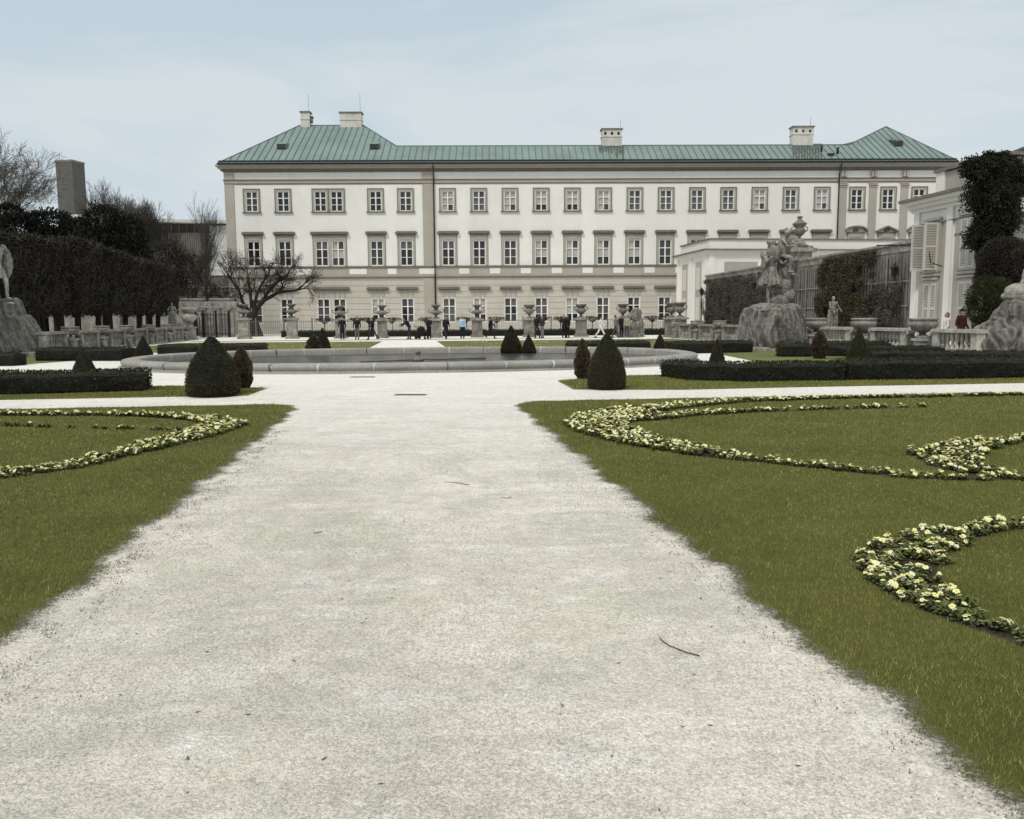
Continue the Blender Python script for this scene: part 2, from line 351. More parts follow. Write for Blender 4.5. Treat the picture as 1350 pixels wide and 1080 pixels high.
def blades(name, pts_uv, h, w, tint, lean=.5):
    n = len(pts_uv); u, v = pts_uv[:, 0], pts_uv[:, 1]
    x = u * CT + v * ST; y = -u * ST + v * CT
    a = np.random.uniform(0, 2 * math.pi, n); hh = h * np.random.uniform(.6, 1.35, n)
    b = np.random.uniform(0, 2 * math.pi, n); ln = np.abs(np.random.normal(0, lean, n)) * hh
    V = np.empty((n, 3, 3)); V[:, 0] = np.stack([x - w * np.cos(a), y - w * np.sin(a), np.full(n, .004)], -1)
    V[:, 1] = np.stack([x + w * np.cos(a), y + w * np.sin(a), np.full(n, .004)], -1)
    V[:, 2] = np.stack([x + ln * np.cos(b), y + ln * np.sin(b), .006 + hh], -1)
    o = link(name, tri_mesh(name, V.reshape(-1, 3), MT['blade'], 3, attr=np.repeat(tint, 3)))
    return tag(o, cat='grass', kind='stuff')
def scatter(n, u0, u1, v0, v1): return np.stack([np.random.uniform(u0, u1, n), np.random.uniform(v0, v1, n)], -1)
def visible(p, m=0.25):
    x = p[:, 0] * CT + p[:, 1] * ST; y = -p[:, 0] * ST + p[:, 1] * CT
    return (np.abs(x) < y * .625 + m + .4) & (y > 2.0)
for side, lab in ((-1, 'short green turf left of the gravel path'), (1, 'short green turf right of the gravel path')):
    allp = []; allh = []; allw = []
    for v0, v1, dens, h, w in ((1.8, 4.5, 9000, .027, .0022), (4.5, 7.5, 4200, .027, .0032), (7.5, 11, 2200, .028, .0048), (11, 16, 1100, .03, .0075)):
        lim = .7 * v1 + 4; n = int(dens * lim * (v1 - v0)); p = scatter(n, *((-lim, -1.6) if side < 0 else (1.5, lim)), v0, v1)
        p = p[visible(p)]; sd = lawn_sd(p[:, 0], p[:, 1]); bd = bed_sd(p[:, 0], p[:, 1])
        nz = np.array([noise.noise(Vector((a * 4, b * 4, 0))) for a, b in p]) * .10 + np.random.normal(0, .04, len(p))
        k = (sd + nz > .02) & (bd < .0 + np.random.normal(0, .015, len(p)))
        thin = np.clip((sd + nz) / .22, .12, 1); k &= np.random.uniform(0, 1, len(p)) < thin
        p = p[k]; allp.append(p); allh.append(np.full(len(p), h)); allw.append(np.full(len(p), w))
    P = np.concatenate(allp); t = np.where(np.random.uniform(0, 1, len(P)) < .03, np.random.uniform(.5, 1, len(P)), np.random.uniform(0, .2, len(P)))
    o = blades('grass', P, np.concatenate(allh), np.concatenate(allw), t); o['label'] = lab
MT['litter'] = mat('edge_litter', (.20, .185, .13), (.07, .065, .045), 30)
# stray darker tufts and pale litter at the frayed lawn edges
for side in (-1, 1):
    n = 9000; v = np.random.uniform(1.8, 12, n); u = side * (1.95 + np.random.normal(0, .12, n) + .12 * np.abs(np.random.normal(0, 1, n)) * 0)
    p = np.stack([u, v], -1); p = p[visible(p)]
    nz = np.array([noise.noise(Vector((a * 5, b * 5, 3))) for a, b in p]); p = p[nz > -.05]
    o = blades('edge_litter', p, .010, .003, np.random.uniform(.1, 1, len(p)), 1.6); o.data.materials[0] = MT['litter']
    o['label'] = 'dry grass litter along the %s lawn edge' % ('left' if side < 0 else 'right'); o['category'] = 'litter'
# loose pebbles on the near path
n = 70000; v = 1.9 + 9 * np.random.uniform(0, 1, n) ** 2.3; u = np.random.uniform(-2.1, 2.1, n)
p = np.stack([u, v], -1); keep = visible(p); nz = np.array([noise.noise(Vector((a * 1.6, b * .9, 5))) for a, b in p]); p = p[keep & (nz + np.abs(p[:, 0]) * .12 > -.06 + np.random.normal(0, .15, n) + np.clip((p[:, 1] - 4.5) / 6, 0, 1) * .45)]
n = len(p); x = p[:, 0] * CT + p[:, 1] * ST; y = -p[:, 0] * ST + p[:, 1] * CT; s = np.random.uniform(.0016, .0042, n) * (1 + .12 * p[:, 1])
a = np.random.uniform(0, 6.28, n); C3 = np.stack([x, y, np.full(n, .0015)], -1)
base = [C3 + np.stack([np.cos(a + k * 2.09) * s * (1.5 if k == 0 else 1), np.sin(a + k * 2.09) * s, np.zeros(n)], -1) for k in range(3)]
top = C3 + np.stack([np.zeros(n), np.zeros(n), s * .9], -1)
V = np.stack([base[0], base[1], top, base[1], base[2], top, base[2], base[0], top], 1).reshape(-1, 3)
pm = mat('pebble', (.60, .585, .54), (.36, .35, .31), 40, .9)
tag(link('pebbles', tri_mesh('pebbles', V, pm, 3)), 'pale loose pebbles on the nearest stretch of path', 'gravel', kind='stuff')
n = 240; p = scatter(n, -2.2, 2.2, 2.3, 11); V = []
for (uu, vv) in p:
    c = W(uu, vv, .003); a = random.uniform(0, 6.3); L = random.uniform(.005, .016); q = Vector((math.cos(a), math.sin(a), 0)) * L; r = Vector((-q.y, q.x, 0)) * .35
    V += [c - q, c + r, c + q + Vector((0, 0, .004)), c - r]
tag(link('leaf_litter', tri_mesh('leaf_litter', np.array([tuple(q) for q in V]), mat('leaf_scrap', (.10, .085, .06)), 4)), 'tiny dark leaf scraps strewn over the pale path', 'litter', kind='stuff')
def twig(pts, r, label):
    m = MB(); P = [gnd(*q) + Vector((0, 0, .006)) for q in pts]; m.tube(P, [r * .7] + [r] * (len(P) - 2) + [r * 1.3], 6); tag(m.build('twig', MT['twig']), label, 'twig')
twig([(869, 841), (874, 847), (883, 853), (893, 857), (906, 862), (922, 866)], .0028, 'thin curved dry twig lying on the path near the right lawn')
twig([(585, 636), (600, 637), (618, 640)], .0028, 'small straight twig on the path in the middle distance')
twig([(413, 704), (424, 702)], .003, 'short dark twig on the left half of the path')
twig([(660, 656), (668, 658), (674, 656)], .0022, 'tiny bent twig right of the path centre')
# far lawns: sheets with a coarse turf cover
def far_lawn(poly, dens=60, dots=0, h=.04, w=.02, lab='', vis=True):
    m = MB(); m.poly([W(u, v, .006) for u, v in poly]); me = m.mesh('lawn', MT['farlawn']); tag(link('lawn', me), kind='structure')
MT['farlawn'] = mat('far_turf', (.165, .175, .055), (.10, .112, .034), .6, .95, b=.6, bd=.03, bscale=12, fine=7)
far_lawn([(-30, 17.7), (-10, 17.75), (-4.2, 17.9), (-3.4, 18.3), (-3.3, 19.6), (-5.0, 20.4), (-8, 20.7), (-30, 20.7)])
far_lawn([(3.6, 17.9), (5.9, 17.35), (9, 17.5), (34, 17.6), (34, 21.8), (9, 21.8), (6, 21.9), (3.7, 20.4)])
far_lawn([(-16.0, 42.2), (-2.3, 41.5), (-1.9, 58.5), (-16.0, 60)])
far_lawn([(2.0, 41.2), (19.2, 40.3), (19.2, 58.5), (1.9, 58)])
far_lawn([(-16, 62.2), (18, 62.2), (18, 63.8), (-16, 63.8)])
far_lawn([(11.5, 23.5), (19.2, 23.5), (19.2, 36.5), (13.5, 36.5)])
far_lawn([(-26, 29), (-15.2, 29), (-12.5, 37.0), (-16.4, 40), (-26, 40)])
for u0, u1, v0, v1, lab in ((-12.5, -3.4, 17.75, 20.6, 'thin green turf strip around the left box hedge'), (3.7, 16, 17.5, 21.8, 'thin green turf strip around the right box hedge')):
    p = scatter(60000, u0, u1, v0, v1); p = p[visible(p)]
    if u0 < 0: p = p[(p[:, 0] < -5.2) | (p[:, 1] < 19.6)]
    else: p = p[(p[:, 1] > 17.95 - .25 * np.clip(p[:, 0] - 3.6, 0, 2)) & (p[:, 1] < 20.4 + .65 * np.clip(p[:, 0] - 3.7, 0, 2.2))]
    o = blades('grass', p, .035, .009, np.random.uniform(0, .25, len(p))); o['label'] = lab
# sprinkled small yellow flowers in the far lawns
for (u0, u1, v0, v1, n, lab) in ((-15.6, -2.6, 43, 58, 420, 'small yellow flowers sprinkled in the far left lawn'), (2.6, 19, 42, 57, 700, 'small yellow flowers sprinkled in the far right lawn')):
    V = []
    for i in range(n):
        uu = random.uniform(u0, u1); vv = v0 + (v1 - v0) * random.random(); 
        if noise.noise(Vector((uu * .5, vv * .35, 2))) < -.02: continue
        c = W(uu, vv, .03); s = random.uniform(.035, .07)
        for k in range(2):
            a = random.uniform(0, 3.1); d = Vector((math.cos(a), math.sin(a), 0)) * s
            V += [c - d, c - d * .2 + Vector((0, 0, s * .9)), c + d, c + d * .2 - Vector((0, 0, .015))]
    tag(link('lawn_flowers', tri_mesh('lawn_flowers', np.array([tuple(q) for q in V]), mat('far_petals', (.55, .56, .22)), 4)), lab, 'flowers', kind='stuff')
# ------------------------------------------------------------------ flower plants
def blossom(m, c, nrm, r, mi):
    n = Vector(nrm).normalized(); a0 = n.orthogonal().normalized(); b0 = n.cross(a0); ph = random.uniform(0, 6)
    for k in range(5):
        a = ph + k * 1.2566; d = a0 * math.cos(a) + b0 * math.sin(a); s = a0 * math.cos(a + 1.57) + b0 * math.sin(a + 1.57)
        m.poly([c, c + d * r * .55 + s * r * .42 + n * r * .12, c + d * r + s * r * .30 - n * r * .02, c + d * r * .92 + n * r * .1, c + d * r - s * r * .30 - n * r * .02, c + d * r * .55 - s * r * .42 + n * r * .12], mi)
    e = [c + n * r * .1 + (a0 * math.cos(t) + b0 * math.sin(t)) * r * .22 for t in (0, 1.26, 2.51, 3.77, 5.03)]; m.poly(e, 2)
def flower_variant(nb, R_=.075):
    L = MB()
    for i in range(22):
        a = random.uniform(0, 6.283); d = Vector((math.cos(a), math.sin(a), 0)); s = Vector((-d.y, d.x, 0)); l = random.uniform(.5, 1.15) * R_; h = random.uniform(.015, .06); w = l * .32
        p0 = d * random.uniform(0, R_ * .5) + Vector((0, 0, random.uniform(0, .02)))
        L.poly([p0, p0 + d * l * .5 + s * w + Vector((0, 0, h)), p0 + d * l + Vector((0, 0, h * .8)), p0 + d * l * .5 + Vector((0, 0, h * .75))])
        L.poly([p0, p0 + d * l * .5 + Vector((0, 0, h * .75)), p0 + d * l + Vector((0, 0, h * .8)), p0 + d * l * .5 - s * w + Vector((0, 0, h))])
    B = MB()
    for i in range(nb):
        a = random.uniform(0, 6.283); q = R_ * .85 * math.sqrt(random.random()); c = Vector((q * math.cos(a), q * math.sin(a), random.uniform(.05, .095)))
        blossom(B, c, (math.cos(a) * .6 + random.uniform(-.5, .5), math.sin(a) * .6 - .5, 1), random.uniform(.016, .027), random.choice((0, 0, 1)))
        B.tube([c * .3, c], .0015, 3, 3, cap=False)
    return L.mesh('leaves', MT['pleaf']), (B.mesh('blossoms', [MT['petal'], MT['petalw'], MT['eye'], MT['pleaf']]) if nb else None)
FV = [flower_variant(k) for k in (0, 1, 2, 3, 3, 4, 5, 7, 8)]
LAB = {'nearest': 'pale yellow primrose plant in the crescent bed nearest the camera on the right lawn', 'middle': 'pale yellow primrose plant in the short thick crescent at the right edge of the lawn',
       'wide': 'pale yellow primrose plant in the long sweeping band of the right lawn', 'inner': 'pale yellow primrose plant in the thin inner line of the right lawn',
       'left': 'pale yellow primrose plant in the curved band of the left lawn', 'thin': 'low primrose plant in the sparse thin line across the left lawn'}
plants = []
for k, p in BED.items():
    for (u0, v0, w0), (u1, v1, w1) in zip(p, p[1:]):
        L = math.hypot(u1 - u0, v1 - v0); w = (w0 + w1) / 2; n = int(L * max(1, w / .07) / .07 + random.random())
        if k in ('thin', 'inner'): n = int(n * .7)
        for i in range(n):
            t = random.random(); off = random.uniform(-1, 1) * (w0 + (w1 - w0) * t) * .74
            uu = u0 + (u1 - u0) * t - (v1 - v0) / L * off; vv = v0 + (v1 - v0) * t + (u1 - u0) / L * off
            x, y, _ = W(uu, vv)
            if abs(x) > y * .625 + .15: continue
            plants.append((y, uu, vv, k))
plants.sort(); kept = []
for q in plants:
    if all(abs(q[1] - r_[1]) > .04 or abs(q[2] - r_[2]) > .04 for r_ in kept[-60:]): kept.append(q)
rest = []
for i, (y, uu, vv, k) in enumerate(kept):
    wts = (.3, .8, 1.4, 2, 2, 2.4, 2.4, 2.2, 1.6) if k in ('nearest',) else ((6, 3, 1, 1, 0, 0, 0, 0, 0) if k == 'thin' else (.3, .7, 1.2, 2, 2, 2.4, 2.6, 2.6, 2.2))
    lv, bv = random.choices(FV, wts)[0]; s = random.uniform(.56, .88); rz = random.uniform(0, 6.28); loc = W(uu, vv, .012)
    if i < 300:
        o = link('primrose', lv, None, loc, rz, s); tag(o, LAB[k], 'flower', 'primroses in the ' + k + ' flower band')
        if bv: link('blossoms', bv, o)
    else: rest.append((lv, bv, loc, rz, s * 1.22))
def merge(items, name, mats):
    bm = bmesh.new()
    for me, M_ in items:
        n = len(bm.verts); bm.from_mesh(me); bm.verts.ensure_lookup_table()
        bmesh.ops.transform(bm, matrix=M_, verts=bm.verts[n:])
    out = bpy.data.meshes.new(name); bm.to_mesh(out); bm.free()
    for q in mats: out.materials.append(q)
    return out
L1 = []; B1 = []
for lv, bv, loc, rz, s in rest:
    M_ = Matrix.LocRotScale(loc, Euler((0, 0, rz)), (s, s, s)); L1.append((lv, M_))
    if bv: B1.append((bv, M_))
if L1:
    def np_merge(items, name, mats):
        me0 = {}
        V = []; Fs = []; Mi = []; off = 0
        for me, M_ in items:
            if me.name not in me0:
                a = np.empty(len(me.vertices) * 3, dtype=np.float32); me.vertices.foreach_get('co', a)
                me0[me.name] = (a.reshape(-1, 3), [tuple(p.vertices) for p in me.polygons], [p.material_index for p in me.polygons])
            a, f, mi = me0[me.name]; m3 = np.array(M_.to_3x3()); V.append(a @ m3.T + np.array(M_.translation)); Fs += [tuple(i + off for i in q) for q in f]; Mi += mi; off += len(a)
        out = bpy.data.meshes.new(name); out.from_pydata(np.concatenate(V).tolist(), [], Fs)
        for q in mats: out.materials.append(q)
        out.polygons.foreach_set('material_index', Mi); out.update(); return out
    far = link('primrose_leaves', np_merge(L1, 'primrose_leaves', [MT['pleaf']])); tag(far, 'leafy mass of the more distant primroses in the lawn bands', 'flowers', kind='stuff')
    link('blossoms', np_merge(B1, 'blossoms', [MT['petal'], MT['petalw'], MT['eye'], MT['pleaf']]), far)
# ------------------------------------------------------------------ fountain basin
bs = empty('fountain_basin', W(.4, 31.1, 0), GR, 'long low stone fountain basin with a broad rounded rim on the gravel', 'fountain')
def sup(a, b, t, n=2.35):
    c, s = math.cos(t), math.sin(t); return (a * abs(c) ** (2 / n) * (1 if c >= 0 else -1), b * abs(s) ** (2 / n) * (1 if s >= 0 else -1))
def ringprof(prof, n=96, m=0):
    mbx = MB(); N_ = n
    for i in range(len(prof) - 1):
        pass
    rs = []
    for (off, z) in prof: rs.append([(*sup(10.3 + off, 6.75 + off, 2 * math.pi * j / N_), z) for j in range(N_)])
    mbx.rings(rs, m, True, False, False); return mbx
rm = ringprof([(.12, 0), (.12, .05), (0, .06), (.0, .10), (.05, .15), (.06, .21), (.01, .265), (-.09, .29), (-.45, .295), (-.52, .27), (-.55, .21), (-.56, .0), (-.56, -.02)])
rim = rm.build('rim', MT['rim'], bs)
for j in range(44):   # pale mortar joints as their own little strips standing 2 mm proud
    t = 2 * math.pi * (j + .3) / 44; m = MB(); P = []
    for off, z in ((.008, .07), (.056, .15), (.066, .21), (.014, .27), (-.09, .293), (-.45, .298), (-.53, .27), (-.558, .2), (-.563, .05)):
        x, y = sup(10.3 + off, 6.75 + off, t); P.append(Vector((x, y, z)))
    x1, y1 = sup(10.3, 6.75, t + .001); x0, y0 = sup(10.3, 6.75, t); tg = Vector((x1 - x0, y1 - y0, 0)).normalized() * random.choice((.012, .018, .025))
    for a, b in zip(P, P[1:]): m.poly([a - tg, a + tg, b + tg, b - tg])
    m.build('joint', MT['joint'] if j % 3 else MT['djoint'], rim)
m = MB(); m.poly([(*sup(9.74, 6.19, 2 * math.pi * j / 96), .02) for j in range(96)]); m.build('basin_floor', MT['water'], bs)
m = MB(); m.lathe([(.22, .02), (.2, .12), (.09, .16), (.07, .3), (.12, .33), (.05, .42), (.02, .44)], 12, (-.1, -.3, 0)); m.tube([(-2.2, -.8, .06), (-1, -.6, .07), (-.2, -.35, .08)], .035, 8); m.tube([(2.5, .5, .06), (1, .1, .07), (.1, -.2, .08)], .035, 8)
m.build('nozzle', MT['shade'], bs)
for (x0, x1, y, w, lab) in ((520, 562, 521, .26, 'larger grey drain slot set in the gravel before the basin'), (462, 494, 497.5, .26, 'smaller grey drain slot close to the basin rim')):
    a = gnd(x0, y); b = gnd(x1, y); m = MB(); Lh = (b - a).length / 2
    m.box(-Lh, Lh, -w / 2, w / 2, 0, .012)
    for k in range(-6, 7): m.box(k * Lh / 7 - .02, k * Lh / 7 + .02, -w * .35, w * .35, .012, .016, 1)
    tag(m.build('drain_cover', [MT['drain'], MT['djoint']], None, (a + b) / 2, math.atan2(b.y - a.y, b.x - a.x)), lab, 'drain')
# ------------------------------------------------------------------ clipped yews
def yew_mesh(name, r, h, prof, leafm, n=9000, sz=.045, ragged=.04):
    nz = lambda a, z: 1 + ragged * 1.6 * noise.noise(Vector((math.cos(a) * 1.7, math.sin(a) * 1.7, z * 2.5 + r * 9)))
    m = MB(); rs = []; NZ = 18
    def rad(t):
        for (t0, r0), (t1, r1) in zip(prof, prof[1:]):
            if t <= t1: return r * (r0 + (r1 - r0) * (t - t0) / (t1 - t0))
        return r * prof[-1][1]
    for i in range(NZ + 1):
        t = i / NZ; rs.append([(rad(t) * .95 * nz(2 * math.pi * j / 28, t * h) * math.cos(2 * math.pi * j / 28), rad(t) * .95 * nz(2 * math.pi * j / 28, t * h) * math.sin(2 * math.pi * j / 28), .04 + t * (h - .06)) for j in range(28)])
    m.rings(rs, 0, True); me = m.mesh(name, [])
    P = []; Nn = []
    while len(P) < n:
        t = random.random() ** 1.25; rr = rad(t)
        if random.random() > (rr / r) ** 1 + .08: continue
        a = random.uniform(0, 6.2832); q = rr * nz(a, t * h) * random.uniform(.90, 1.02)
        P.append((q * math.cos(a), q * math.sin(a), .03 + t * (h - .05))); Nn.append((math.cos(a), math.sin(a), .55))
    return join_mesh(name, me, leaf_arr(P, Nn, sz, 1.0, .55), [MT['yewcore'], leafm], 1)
DOME = [(0, .86), (.06, .98), (.2, 1.0), (.4, .9), (.6, .72), (.8, .43), (.93, .2), (1, .04)]
CONE = [(0, .9), (.1, 1.0), (.3, .88), (.6, .56), (.85, .22), (1, .03)]
OVAL = [(0, .6), (.15, .85), (.4, 1.0), (.7, .75), (.9, .35), (1, .05)]
YM = {'dome': yew_mesh('foliage', 1, 2.3, DOME, MT['yew'], 16000, .055, .05), 'cone': yew_mesh('foliage', 1, 2.3, CONE, MT['yew'], 9000, .075, .04), 'red': yew_mesh('foliage', 1, 2.6, OVAL, MT['red'], 9000, .13, .22)}
for x, yb, yt, w, kind, lab in (
  (282, 522, 443, 68, 'dome', 'largest dark domed yew at the corner of the left parterre'), (320, 513, 458, 26, 'red', 'narrow brownish yew right behind the largest left dome'),
  (112, 500, 458, 30, 'cone', 'dark pointed yew standing behind the left box hedge'), (190, 476, 443, 25, 'cone', 'dark pointed yew at the left tip of the basin'),
  (414, 468, 442, 19, 'red', 'brownish smaller yew of the pair behind the basin, left of the axis'), (426, 467, 432, 22, 'cone', 'taller green yew of the pair behind the basin, left of the axis'),
  (674, 466, 429, 28, 'cone', 'taller pointed yew of the pair behind the basin, right of the axis'), (697, 466, 441, 19, 'cone', 'smaller pointed yew of the pair behind the basin, right of the axis'),
  (768, 500, 447, 20, 'red', 'thin ragged reddish yew beside the big right cone'), (800, 513, 439, 50, 'dome', 'largest pointed yew at the corner of the right parterre'),
  (870, 469, 439, 20, 'cone', 'small dark yew at the right tip of the basin'), (945, 492, 446, 24, 'cone', 'speckled pointed yew rising behind the long right hedge'),
  (1080, 473, 436, 20, 'red', 'small reddish yew before the rock of the statue group'), (1131, 480, 433, 30, 'cone', 'dark pointed yew in front of the right balustrade')):
    g0 = gnd(x, yb); d = g0.y; top = at(x, yt, d).z; r = w / 2 / F * d
    o = empty('clipped_yew', g0, random.uniform(0, 6), lab, 'topiary'); H0 = {'dome': 2.3, 'cone': 2.3, 'red': 2.6}[kind]
    link('foliage', YM[kind], o, None, 0, (r, r, top / H0)); m = MB(); m.cap((0, 0, 0), (0, 0, top * .3), .05, .03); m.build('trunk', MT['bark'], o)
# ------------------------------------------------------------------ hedges
def hedge(pts, w, h, lab, dens=300, sz=.05, mt='box_', group=None):
    pts = [Vector((*q, 0)) for q in pts]; m = MB(); P = []; Nn = []
    L = []
    for i, p in enumerate(pts):
        t = (pts[min(i + 1, len(pts) - 1)] - pts[max(i - 1, 0)]).normalized(); L.append((p, Vector((-t.y, t.x, 0))))
    path = []
    for (p, s), (q, s2) in zip(L, L[1:]):
        k = max(1, int((q - p).length / .25))
        for i in range(k): path.append((p.lerp(q, i / k), s.lerp(s2, i / k).normalized()))
    path.append(L[-1]); rs = []
    prof = [(-.47, 0), (-.5, .15), (-.5, .55), (-.49, .85), (-.40, .97), (-.15, 1.0), (.15, 1.0), (.40, .97), (.49, .85), (.5, .55), (.5, .15), (.47, 0)]
    wob = lambda c: 1 + .10 * noise.noise(c * 1.3) + .05 * noise.noise(c * 4)
    for p, s in path:
        rs.append([W(*(p + s * a * w * .93 * wob(p + Vector((a, b, 0))))[:2], max(.0, b * h * .95 * wob(p + Vector((0, 0, 3 * a))))) for a, b in prof])
    m.rings(rs, 0, False, True, True, False)
    me = m.mesh('hedge', [])
    tot = sum((b[0] - a[0]).length for a, b in zip(path, path[1:])); n = int(tot * (w + 2 * h) * dens)
    for _ in range(n):
        i = random.randrange(len(path) - 1); p, s = path[i]; q, s2 = path[i + 1]; k = random.random(); c = p.lerp(q, k); ss = s.lerp(s2, k)
        j = random.random() * (w + 2 * h)
        if j < w: a = j / w - .5; b = 1.0; nn = (0, 0, 1)
        else:
            sg = 1 if j < w + h else -1; a = .5 * sg; b = random.random(); nn = None
        P2 = c + ss * a * w * wob(c + Vector((a, b, 0))); z = b * h * wob(c + Vector((0, 0, 3 * a))) * random.uniform(.95, 1.0)
        nv = W(ss.x * 2 * a, ss.y * 2 * a, .5) if nn is None else Vector((0, 0, 1)); P.append(tuple(W(P2.x, P2.y, z))); Nn.append(tuple(nv.normalized()))
    for e, sg in ((0, -1), (-1, 1)):      # the two ends
        p, s = path[e]; t = Vector((s.y, -s.x, 0)) * sg
        for _ in range(int(w * h * dens)):
            a = random.uniform(-.5, .5); P.append(tuple(W(*(p + s * a * w + t * .02)[:2], random.random() * h))); Nn.append(tuple(W(t.x, t.y, .3).normalized()))
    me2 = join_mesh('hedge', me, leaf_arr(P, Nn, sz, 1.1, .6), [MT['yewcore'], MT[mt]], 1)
    return tag(link('box_hedge', me2), lab, 'hedge', group)
hedge([(-19, 18.9), (-13, 19.0), (-9.2, 19.2)], 1.0, .40, 'low box hedge at the left edge of the photo, lower than its neighbour', 420)
hedge([(-9.1, 19.2), (-7.5, 19.4), (-6.0, 19.65)], 1.1, .47, 'clipped box hedge block in front of the left pointed yew', 480)
hedge([(7.0, 21.2), (7.2, 20.0), (8.1, 19.4), (10.6, 19.3)], .8, .45, 'box hedge with rounded end starting right of the big yew', 480)
hedge([(10.7, 19.35), (14, 19.2), (22, 19.3)], .9, .50, 'long box hedge running to the right edge of the photo', 420)
def H(x0, y0, x1, y1, w, h, lab, **k): hedge([guv(x0, y0), guv((x0 + x1) / 2, (y0 + y1) / 2), guv(x1, y1)], w, h, lab, **k)
H(-40, 482, 26, 482, .8, .45, 'short hedge at far left before the rock pedestal')
H(62, 475, 172, 475, 1.4, .5, 'hedge between the left rock pedestal and the pointed yew')
H(212, 470, 351, 468, 1.2, .5, 'uneven low hedge behind the left end of the basin')
H(748, 465, 853, 464, 1.3, .5, 'low dark hedge behind the basin right of the axis', group=None)
H(880, 466, 982, 464, 1.4, .5, 'low dark hedge left of the statue rock')
H(1026, 470, 1066, 470, .9, .5, 'short hedge at the foot of the statue rock')
H(1086, 466, 1228, 466, 1.2, .5, 'hedge in front of the right balustrade behind the dark yew')
H(1090, 469, 1290, 472, 1.0, .42, 'narrow hedge between the dark yew and the right rocks')
H(1146, 479, 1360, 481, 1.0, .42, 'low hedge directly behind the long front hedge on the right')
# ------------------------------------------------------------------ palace
PD = 92.0
pal = empty('palace', (0, PD, 0), R(1.0), 'long three-storey white palace wing with a green copper roof across the back of the garden', 'palace')
PA = R(1.0)
def lray(px, py):      # sight line in the palace's own frame
    x, y, w = ray(px, py); c, s = math.cos(PA), math.sin(PA)
    return -PD * s, -PD * c, x * c + y * s, -x * s + y * c, w
def X(px, py=255, dep=0):
    ox, oy, dx, dy, w = lray(px, py); return ox + dx * (dep - oy) / dy
def Z(py): return at(620, py, PD).z
XL, XR = X(297), X(1256)
mid = [590 + 41.15 * k for k in range(13)]; lef = [331.5, 373, 422, 443.5, 495, 534.5]; rig = [1130, 1171, 1212]
cols = [(px, 'l') for px in lef] + [(px, 'm') for px in mid] + [(px, 'r') for px in rig]
rows = {'top': (Z(278.5), Z(251.5), .66), 'mid': (Z(350), Z(317), .70), 'low': (Z(425), Z(393), .70)}
xs = sorted([XL, XR] + [X(px) + s * w for px, _ in cols for w in (.66, .70) for s in (-1, 1)])
def build_front():
    m = MB(); bands = [(0, rows['low'][0], 1), (rows['low'][0], rows['low'][1], 1), (rows['low'][1], Z(366), 1), (Z(366), rows['mid'][0], 2), (rows['mid'][0], rows['mid'][1], 0), (rows['mid'][1], rows['top'][0], 0), (rows['top'][0], rows['top'][1], 0), (rows['top'][1], Z(217), 0)]
    for i, (z0, z1, mi) in enumerate(bands):
        hw = {1: .70, 4: .70, 6: .66}.get(i)
        if hw is None: m.poly([(XL, 0, z0), (XR, 0, z0), (XR, 0, z1), (XL, 0, z1)], mi); continue
        x = XL
        for px, _ in cols:
            a = X(px) - hw; m.poly([(x, 0, z0), (a, 0, z0), (a, 0, z1), (x, 0, z1)], mi); x = X(px) + hw
        m.poly([(x, 0, z0), (XR, 0, z0), (XR, 0, z1), (x, 0, z1)], mi)
    z1 = Z(217)
    m.poly([(XL, 0, 0), (XL, 0, z1), (XL, 18, z1), (XL, 18, 0)], 0); m.poly([(XR, 0, 0), (XR, 18, 0), (XR, 18, z1), (XR, 0, z1)], 0); m.poly([(XR, 18, 0), (XL, 18, 0), (XL, 18, z1), (XR, 18, z1)], 0)
    m.box(XL + .3, XR - .3, .6, .9, .1, z1 - .2, 3)   # added dark backing, coloured as the unlit rooms behind the windows
    m.build('wall', [MT['white'], MT['course'], MT['taupe'], MT['djoint']], pal)
build_front()
# rusticated courses of the ground floor
m = MB(); zt = Z(368.5); nC = 9; ch = zt / nC
for k in range(nC):
    z0, z1 = k * ch + .03, (k + 1) * ch - .03; x = XL + 1.0
    for px, _ in cols:
        a = X(px) - .78
        if z0 < rows['low'][1] + .15 and z1 > rows['low'][0] - .1:
            if a > x: m.box(x, a, -.035, .002, z0, z1)
            x = X(px) + .78
    m.box(x, XR - .5, -.035, .002, z0, z1)
m.build('rusticated_course', MT['course'], pal)
def band(name, y0, y1, d, mt, x0=None, x1=None):
    mb_ = MB(); mb_.box(XL - d if x0 is None else x0, XR + d if x1 is None else x1, -d, .003 if d < .3 else .2, Z(y1), Z(y0)); return mb_.build(name, MT[mt], pal)
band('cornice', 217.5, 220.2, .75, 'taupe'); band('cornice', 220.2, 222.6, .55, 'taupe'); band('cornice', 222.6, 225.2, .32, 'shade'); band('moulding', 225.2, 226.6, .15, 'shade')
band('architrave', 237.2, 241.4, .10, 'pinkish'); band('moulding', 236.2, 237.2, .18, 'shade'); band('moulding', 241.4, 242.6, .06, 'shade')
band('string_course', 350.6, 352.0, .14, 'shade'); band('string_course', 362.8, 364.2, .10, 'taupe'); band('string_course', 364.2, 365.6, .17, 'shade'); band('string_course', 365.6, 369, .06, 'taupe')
m = MB(); zz0, zz1 = Z(361), Z(353.6)
ctr = [X(c) for c, _ in cols]
for a, b in zip(ctr, ctr[1:]):
    if b - a > 2.6: w = min(.95, (b - a) / 2 - 1.15) if b - a < 5 else (b - a) / 2 - 1.35; m.box((a + b) / 2 - w, (a + b) / 2 + w, -.025, .002, zz0, zz1)
m.build('white_panel', MT['white'], pal)
